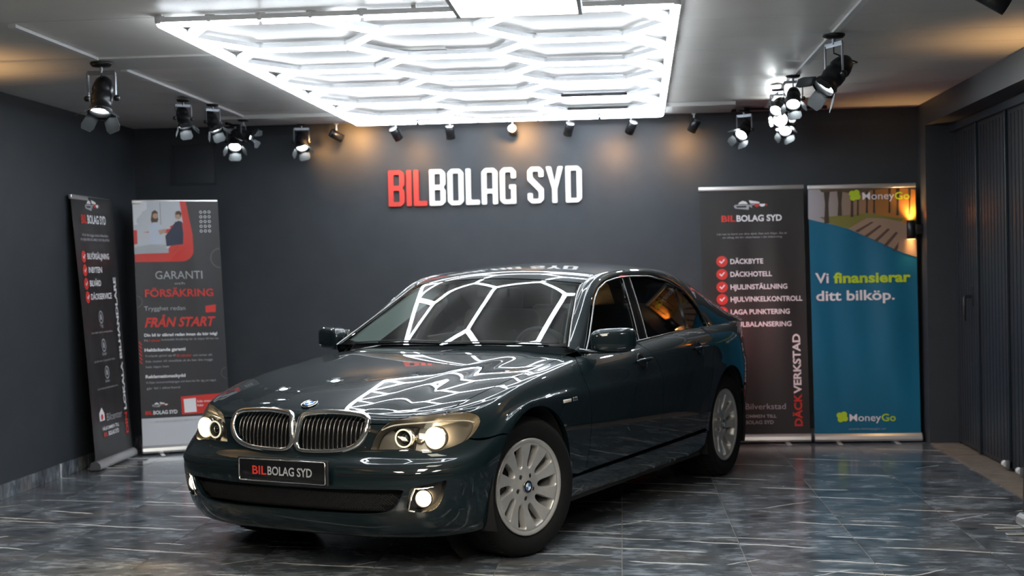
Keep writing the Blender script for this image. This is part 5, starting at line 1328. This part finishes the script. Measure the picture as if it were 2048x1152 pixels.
# --- right pair of banners against the back wall
Z0 = .055
B = Banner((.655,11.245,Z0),(1.478,11.245,Z0),(.628,11.255,2.062),(1.455,11.255,2.062), 'black tyre workshop banner with red check marks, half hidden behind the car', P['ban_black'], group=None, feet=(.2,.78))
f1 = homog([(57,42),(497,38),(527,1075),(78,1085)], [(0,B.H),(B.W,B.H),(B.W,0),(0,0)])
def px2(f, x, y): return f(x,y)
q = f1(280,118); car_logo(B, q[0], q[1], .28)
a = f1(152,182); b = f1(408,182); bilbolag(B, a[0], a[1], b[0]-a[0], .052)
for t, yy, x0, x1 in (('Låt oss ta hand om dina däck, fast och fälgar. De är', 237, 133, 430),('en viktig del för säkerheten i din bilkörning', 251, 156, 408)):
    a = f1(x0,yy); b = f1(x1,yy); B.text(t, a[0], a[1], .016, P['p_grey2'], b[0]-a[0])
for t, yy, x1 in (('DÄCKBYTE',356,328),('DÄCKHOTELL',409,365),('HJULINSTÄLLNING',462,430),('HJULVINKELKONTROLL',513,494),('LAGA PUNKTERING',566,440),('HJULBALANSERING',618,447)):
    a = f1(188,yy); b = f1(x1,yy); c_ = f1(152,yy-10); tick(B, c_[0], c_[1], .045); B.text(t, a[0], a[1], .042, P['p_white'], b[0]-a[0], .022)
a = f1(493,1033); b = f1(490,900); c_ = f1(488,645); B.text('DÄCK', a[0], a[1], .062, P['p_red'], b[1]-a[1]+.006, .028, rot=math.pi/2); B.text('VERKSTAD', a[0], b[1]+.008, .062, P['p_white'], c_[1]-b[1]-.01, .028, rot=math.pi/2)
a = f1(248,965); b = f1(422,965); B.text('Bilverkstad', a[0], a[1], .050, P['p_grey2'], b[0]-a[0], 0)
a = f1(190,1002); b = f1(382,1002); B.text('VÄLKOMMEN TILL', a[0], a[1], .026, P['p_grey2'], b[0]-a[0], .02)
a = f1(222,1028); b = f1(370,1028); B.text('BIL', a[0]-.02, a[1], .030, P['p_red'], .055, .02); B.text('BOLAG SYD', a[0]+.045, a[1], .030, P['p_grey2'], b[0]-a[0]-.045, .02)
# teal finance banner
B = Banner((1.512,11.235,Z0),(2.345,11.235,Z0),(1.492,11.245,2.055),(2.332,11.245,2.055), 'teal finance banner with green and white slogan under a sunset photo', P['ban_teal'], feet=(.22,.76))
f2 = homog([(52,38),(504,32),(532,1068),(73,1070)], [(0,B.H),(B.W,B.H),(B.W,0),(0,0)])
g2l = lambda L: [f2(x,y) for x, y in L]
wave = [(52,172),(100,184),(160,196),(220,213),(280,238),(340,262),(400,290),(450,312),(512,332)]
sky = bpy.data.materials.new('sunset_print'); sky.use_nodes = True; nt = sky.node_tree; bs = nt.nodes['Principled BSDF']
tcn = nt.nodes.new('ShaderNodeTexCoord'); sx = nt.nodes.new('ShaderNodeSeparateXYZ'); rmp = nt.nodes.new('ShaderNodeValToRGB'); mr_ = nt.nodes.new('ShaderNodeMapRange')
nt.links.new(tcn.outputs['Object'], sx.inputs[0]); nt.links.new(sx.outputs['X'], mr_.inputs[0]); mr_.inputs[1].default_value = -.42; mr_.inputs[2].default_value = .42
nt.links.new(mr_.outputs[0], rmp.inputs[0]); e = rmp.color_ramp.elements; e[0].position = 0; e[0].color = (.42,.42,.46,1); e[1].position = 1; e[1].color = (.55,.22,.04,1); k_ = e.new(.3); k_.color = (.28,.22,.17,1); k_ = e.new(.62); k_.color = (.36,.15,.035,1)
nt.links.new(rmp.outputs[0], bs.inputs['Base Color']); bs.inputs['Roughness'].default_value = .4
B.poly(g2l([(52,39),(504,33)]+wave[::-1]), sky, 'photo_print')
B.poly(g2l([(100,165),(180,160),(300,150),(420,170),(508,175),(509,200),(380,250),(220,212),(140,190)]), col('print_meadow', (.20,.19,.04)), 'photo_print', off=.0020)
B.poly(g2l([(222,212),(300,170),(370,172),(440,185),(508,215),(512,331),(450,312),(340,262)]), col('print_planks', (.33,.22,.15)), 'photo_print', off=.0022)
for k in range(5): B.poly(g2l([(250+k*40,222+k*20),(320+k*34,185+k*14),(330+k*34,187+k*15),(262+k*40,229+k*20)]), col('print_plank_gap', (.09,.055,.04)), 'photo_print', off=.0024)
for x, wd_, y1 in ((130,13,190),(185,11,160),(237,8,165),(262,5,160),(300,6,150),(330,5,150),(395,5,150),(430,7,160),(480,5,160)):
    B.poly(g2l([(x-wd_,52),(x+wd_*1.2,50),(x+wd_*.6,110),(x+wd_*.8,y1),(x-wd_*.8,y1),(x-wd_*.5,110)]), col('print_trunk', (.055,.040,.028)), 'photo_print', off=.0023)
B.poly(g2l([(90,39),(505,33),(506,58),(440,46),(330,56),(250,72),(180,60),(110,64)]), col('print_leaves', (.10,.065,.03)), 'photo_print', off=.00235)
def clover(B, x, y, r):
    for k in range(4):
        a_ = math.pi/4+k*math.pi/2+.2; B.disc(x+r*.55*math.cos(a_), y+r*.55*math.sin(a_), r*.52, P['p_green'], 'logo', off=.003+.0001*k)
cq = f2(249,77); clover(B, cq[0], cq[1], .046)
a = f2(282,95); b = f2(418,95); c_ = f2(480,92); B.text('Money', a[0], a[1], .062, P['p_white'], b[0]-a[0]-.004, .004, off=.003); B.text('Go', b[0], b[1], .062, P['p_green'], c_[0]-b[0], .015, off=.003)
a = f2(80,434); b = f2(138,434); c_ = f2(158,434); d_ = f2(487,428); B.text('Vi', a[0], a[1], .085, P['p_white'], b[0]-a[0], .022); B.text('finansierar', c_[0], c_[1], .085, P['p_green'], d_[0]-c_[0], .035)
a = f2(83,507); b = f2(418,505); B.text('ditt bilköp.', a[0], a[1], .085, P['p_white'], b[0]-a[0], .022)
cq = f2(192,990); clover(B, cq[0], cq[1], .046)
a = f2(224,1008); b = f2(362,1008); c_ = f2(423,1006); B.text('Money', a[0], a[1], .062, P['p_white'], b[0]-a[0]-.004, .004); B.text('Go', b[0], b[1], .062, P['p_green'], c_[0]-b[0], .015)
a = f2(220,1044); b = f2(380,1044); B.text('www.moneygo.se', a[0], a[1], .018, P['p_grey2'], b[0]-a[0], 0, .3)
# --- the two banners in the left corner
B = Banner((-3.905,9.96,Z0),(-3.925,10.79,Z0),(-4.035,9.92,2.05),(-4.03,10.74,2.05), 'black banner leaning by the left wall, seen almost edge on', P['ban_black'], H=2.0, feet=(.2,.8))
f3 = homog([(34,50),(194,68),(298,1042),(150,1108)], [(0,B.H),(B.W,B.H),(B.W,0),(0,0)])
q = f3(120,95); car_logo(B, q[0], q[1], .30)
a = f3(78,160); b = f3(172,162); bilbolag(B, a[0], a[1], b[0]-a[0], .065)
for t, yy, x0, x1 in (('Vi är din trygga lokala bilhandlare',212,82,182),('VI HJÄLPER DIG MED DIN BILAFFÄR',230,76,188)):
    a = f3(x0,yy); b = f3(x1,yy+2); B.text(t, a[0], a[1], .020, P['p_grey2'], b[0]-a[0], .01)
for t, yy, x0, x1, cx_ in (('BILFÖRSÄLJNING',303,104,187,90),('INBYTEN',357,110,163,96),('BILVÅRD',410,116,162,102),('DÄCKSERVICE',463,122,200,109)):
    a = f3(x0,yy); b = f3(x1,yy+2); c_ = f3(cx_,yy-9); tick(B, c_[0], c_[1], .045); B.text(t, a[0], a[1], .045, P['p_white'], b[0]-a[0], .022)
a = f3(278,975); b = f3(272,893); c_ = f3(218,372); B.text('DIN', a[0], a[1], .062, P['p_red'], b[1]-a[1], .04, rot=math.pi/2); B.text('LOKALA BILHANDLARE', a[0], b[1]+.02, .062, P['p_white'], c_[1]-b[1]-.02, .04, rot=math.pi/2)
for cx_, cy_, t1, t2 in ((163,530,'Trygg','handel med omtanke'),(176,640,'Garanti','på alla våra begagnade bilar'),(190,745,'Service','och verkstad under samma tak')):
    c_ = f3(cx_,cy_); B.disc(c_[0], c_[1], .050, P['p_grey2'], 'icon', r0=.040); B.poly([(c_[0]-.02,c_[1]-.02),(c_[0]+.02,c_[1]-.02),(c_[0]+.02,c_[1]+.01),(c_[0],c_[1]+.03),(c_[0]-.02,c_[1]+.01)], P['p_grey2'], 'icon')
    a = f3(cx_+2,cy_+38); B.text(t1, a[0], a[1], .024, P['p_grey2'], None, .01, align='c'); a = f3(cx_+3,cy_+62); B.text(t2, a[0], a[1], .016, P['p_grey2'], .42, 0, align='c')
a = f3(192,935); b = f3(250,915); B.text('Bilcenter', a[0], a[1], .060, P['p_grey2'], b[0]-a[0], 0); a = f3(163,940); b = f3(188,930); B.poly([(a[0],a[1]),(b[0]-.02,a[1]),(b[0]-.02,a[1]+.05),((a[0]+b[0])/2,a[1]+.10),(a[0],a[1]+.06)], P['p_white'], 'logo'); B.disc(a[0]+.05, a[1]+.03, .022, P['p_red'], 'logo', off=.003)
a = f3(174,975); b = f3(240,955); B.text('VÄLKOMMEN TILL', a[0], a[1], .026, P['p_white'], b[0]-a[0], .02); a = f3(181,998); b = f3(240,978); B.text('BIL', a[0], a[1], .032, P['p_red'], .09, .03); B.text('BOLAG SYD', a[0]+.10, a[1], .032, P['p_white'], b[0]-a[0]-.10, .03)
B = Banner((-3.875,10.88,Z0),(-3.235,11.19,Z0),(-3.915,10.88,2.05),(-3.285,11.12,2.04), 'grey and black guarantee banner with a photo of two people at its top', P['ban_black2'] if 'ban_black2' in P else mat('banner_dark_grey', (.044,.044,.048), .4), H=2.0, feet=(.2,.62))
f4 = homog([(273,62),(605,72),(628,1030),(296,1055)], [(0,B.H),(B.W,B.H),(B.W,0),(0,0)])
g4 = lambda L: [f4(x,y) for x, y in L]
def arcp(cx, cy, r, a0, a1, n=8): return [(cx+r*math.cos(math.radians(a0+(a1-a0)*k/n)), cy+r*math.sin(math.radians(a0+(a1-a0)*k/n))) for k in range(n+1)]
B.poly(g4([(273,63),(482,68),(505,200)]+arcp(462,262,45,-10,90)+[(280,308)]), P['p_red'], 'print')
B.poly(g4([(273,63),(458,68),(474,190)]+arcp(440,235,34,-10,90)+[(279,276)]), col('print_office', (.62,.64,.68)), 'photo_print', off=.0021)
B.poly(g4([(275,70),(330,70),(332,150),(278,160)]), col('print_office_light', (.80,.82,.85)), 'photo_print', off=.0023)
B.poly(g4([(380,72),(384,72),(386,160),(382,160)]), P['p_grey2'], 'photo_print', off=.0023)
B.poly(g4([(279,250),(340,238),(440,242),(430,272),(281,275)]), col('print_desk', (.45,.47,.5)), 'photo_print', off=.0024)
skin, hair, shirt, suit = col('print_skin', (.52,.33,.24)), col('print_hair', (.12,.07,.045)), col('print_shirt', (.60,.66,.76)), col('print_suit', (.035,.045,.08))
B.poly(g4([(345,140),(350,108),(362,101),(372,110),(374,140),(368,155),(350,158)]), hair, 'photo_print', off=.0026)
B.poly(g4([(334,165),(352,150),(372,150),(392,172),(404,180),(392,200),(384,236),(340,238)]), shirt, 'photo_print', off=.0027)
B.poly(g4(arcp(363,125,11,0,360,12)[:-1]), skin, 'photo_print', off=.0028)
B.poly(g4([(440,150),(455,146),(466,150),(470,200),(468,238),(404,246),(400,205),(420,180)]), suit, 'photo_print', off=.0029)
B.poly(g4(arcp(452,128,12,0,360,12)[:-1]), skin, 'photo_print', off=.0030); B.poly(g4([(440,122),(444,108),(458,106),(465,116),(462,132),(456,120)]), hair, 'photo_print', off=.0031)
B.poly(g4([(372,182),(400,176),(404,190),(380,200)]), skin, 'photo_print', off=.0032)
B.poly(g4([(276,180),(290,180),(291,235),(278,238)]), P['p_red'], 'photo_print', off=.0026)
for i in range(3):
    for j in range(5): c_ = f4(539+i*16,113+j*18.6); B.disc(c_[0], c_[1], .012, P['p_white'], 'print', 12, r0=.008)
for cx_, cy_, r in ((608,295,.085),(282,466,.050),(618,750,.048)):
    c_ = f4(cx_,cy_); n = 28; L = []
    pts_o = [(c_[0]+r*math.cos(a_),c_[1]+r*math.sin(a_)) for a_ in np.linspace(0,2*math.pi,40)]
    for k in range(39):
        p_, q_ = pts_o[k], pts_o[k+1]
        if all(.004 < z[0] < B.W-.004 for z in (p_,q_)):
            pi_, qi_ = [(c_[0]+(z[0]-c_[0])*.86, c_[1]+(z[1]-c_[1])*.86) for z in (p_,q_)]; L.append((p_,q_,qi_,pi_))
    mb = MB()
    for qd in L: mb.add([(z[0],z[1],0) for z in qd],[(0,1,2,3)])
    if mb.v: B.put(mb, 0, 0, P['p_dim'], 'print')
def L4(t, x0, x1, y, h, mt, bold=0, shear=0):
    a = f4(x0,y); b = f4(x1,y); B.text(t, a[0], a[1], h, mt, b[0]-a[0], bold, shear)
L4('GARANTI', 358, 538, 376, .068, P['p_grey2'], .0); L4('och', 432, 470, 398, .022, P['p_grey2']); L4('FÖRSÄKRING', 316, 578, 447, .062, P['p_red'], .02)
L4('Trygghet redan', 312, 470, 502, .036, P['p_grey2']); L4('FRÅN START', 312, 584, 568, .078, P['p_red'], .03, .3)
c_ = g4([(546,484),(586,478),(584,508),(546,510)]); B.poly(c_, P['p_red'], 'print')
L4('Din bil är säkrad redan innan du kör iväg!', 310, 588, 606, .024, P['p_white'], .03)
L4('Få', 310, 324, 626, .018, P['p_grey2']); L4('3 månader', 327, 372, 626, .018, P['p_red'], .02); L4('kostnadsfri försäkring när du köper bil hos oss', 376, 592, 622, .018, P['p_grey2'])
L4('Heltäckande garanti', 310, 467, 666, .026, P['p_white'], .03)
L4('Vi erbjuder garanti upp till', 312, 428, 688, .018, P['p_grey2']); L4('36 månader', 432, 490, 686, .018, P['p_red'], .02); L4('och täcker allt', 494, 566, 684, .018, P['p_grey2'])
L4('från motor till växellåda så du kan åka tryggt', 313, 568, 710, .018, P['p_grey2']); L4('hela vägen hem', 314, 402, 732, .018, P['p_grey2'])
L4('Reklamationsskydd', 312, 464, 773, .026, P['p_white'], .03); L4('Vi följer konsumentköplagen och finns här för dig om något', 313, 578, 795, .018, P['p_grey2']); L4('går fel i efterhand', 315, 442, 818, .018, P['p_grey2'])
a = f4(300,718); B.text('//////', a[0], a[1], .020, P['p_red'], .19, .03, rot=math.pi/2)
q = f4(368,880); car_logo(B, q[0], q[1], .14); a = f4(308,920); b = f4(430,912); bilbolag(B, a[0], a[1], b[0]-a[0], .030)
B.poly(g4([(444,846),(623,828),(626,905),(447,918)]), P['p_red'], 'print')
B.poly(g4([(454,856),(500,851),(502,906),(457,910)]), P['p_white'], 'print', off=.0026)
a = f4(506,868); B.text('Läs mer', a[0], a[1], .018, P['p_white'], .11, .01, off=.003); a = f4(506,884); B.text('här', a[0], a[1], .018, P['p_white'], .05, .01, off=.003)
B.poly(g4([(294,936),(627,916),(629,1029),(296,1054)]), P['ban_white'], 'print')
a = f4(345,950); b = f4(560,938); B.text('OM VI SKULLE GÖRA ETT MISSTAG SÅ LÖSER VI DET', a[0], a[1], .014, P['p_grey'], b[0]-a[0], 0, off=.0026)
# --- banner cut by the right edge, near the viewer
B = Banner((2.13,7.66,Z0),(2.85*0+2.18,6.86,Z0),(2.205,7.66,2.05),(2.255,6.86,2.05), 'dark banner stand cut by the right edge of the picture', P['ban_black'], H=2.0, feet=(.08,.30))
# --- number plate print
def plate_text(t, y0, w, h, mt, z):
    mb = text_mesh(t, h, w, .02); o = meshobj('plate_lettering', [(px_+.0006,y0+q[0],z+q[1]) for q in mb.v], mb.f, mt, pl); return o
plate_text('BIL', -.175, .085, .042, P['p_red'], .480); plate_text('BOLAG SYD', -.083, .262, .042, P['p_grey2'] , .480)
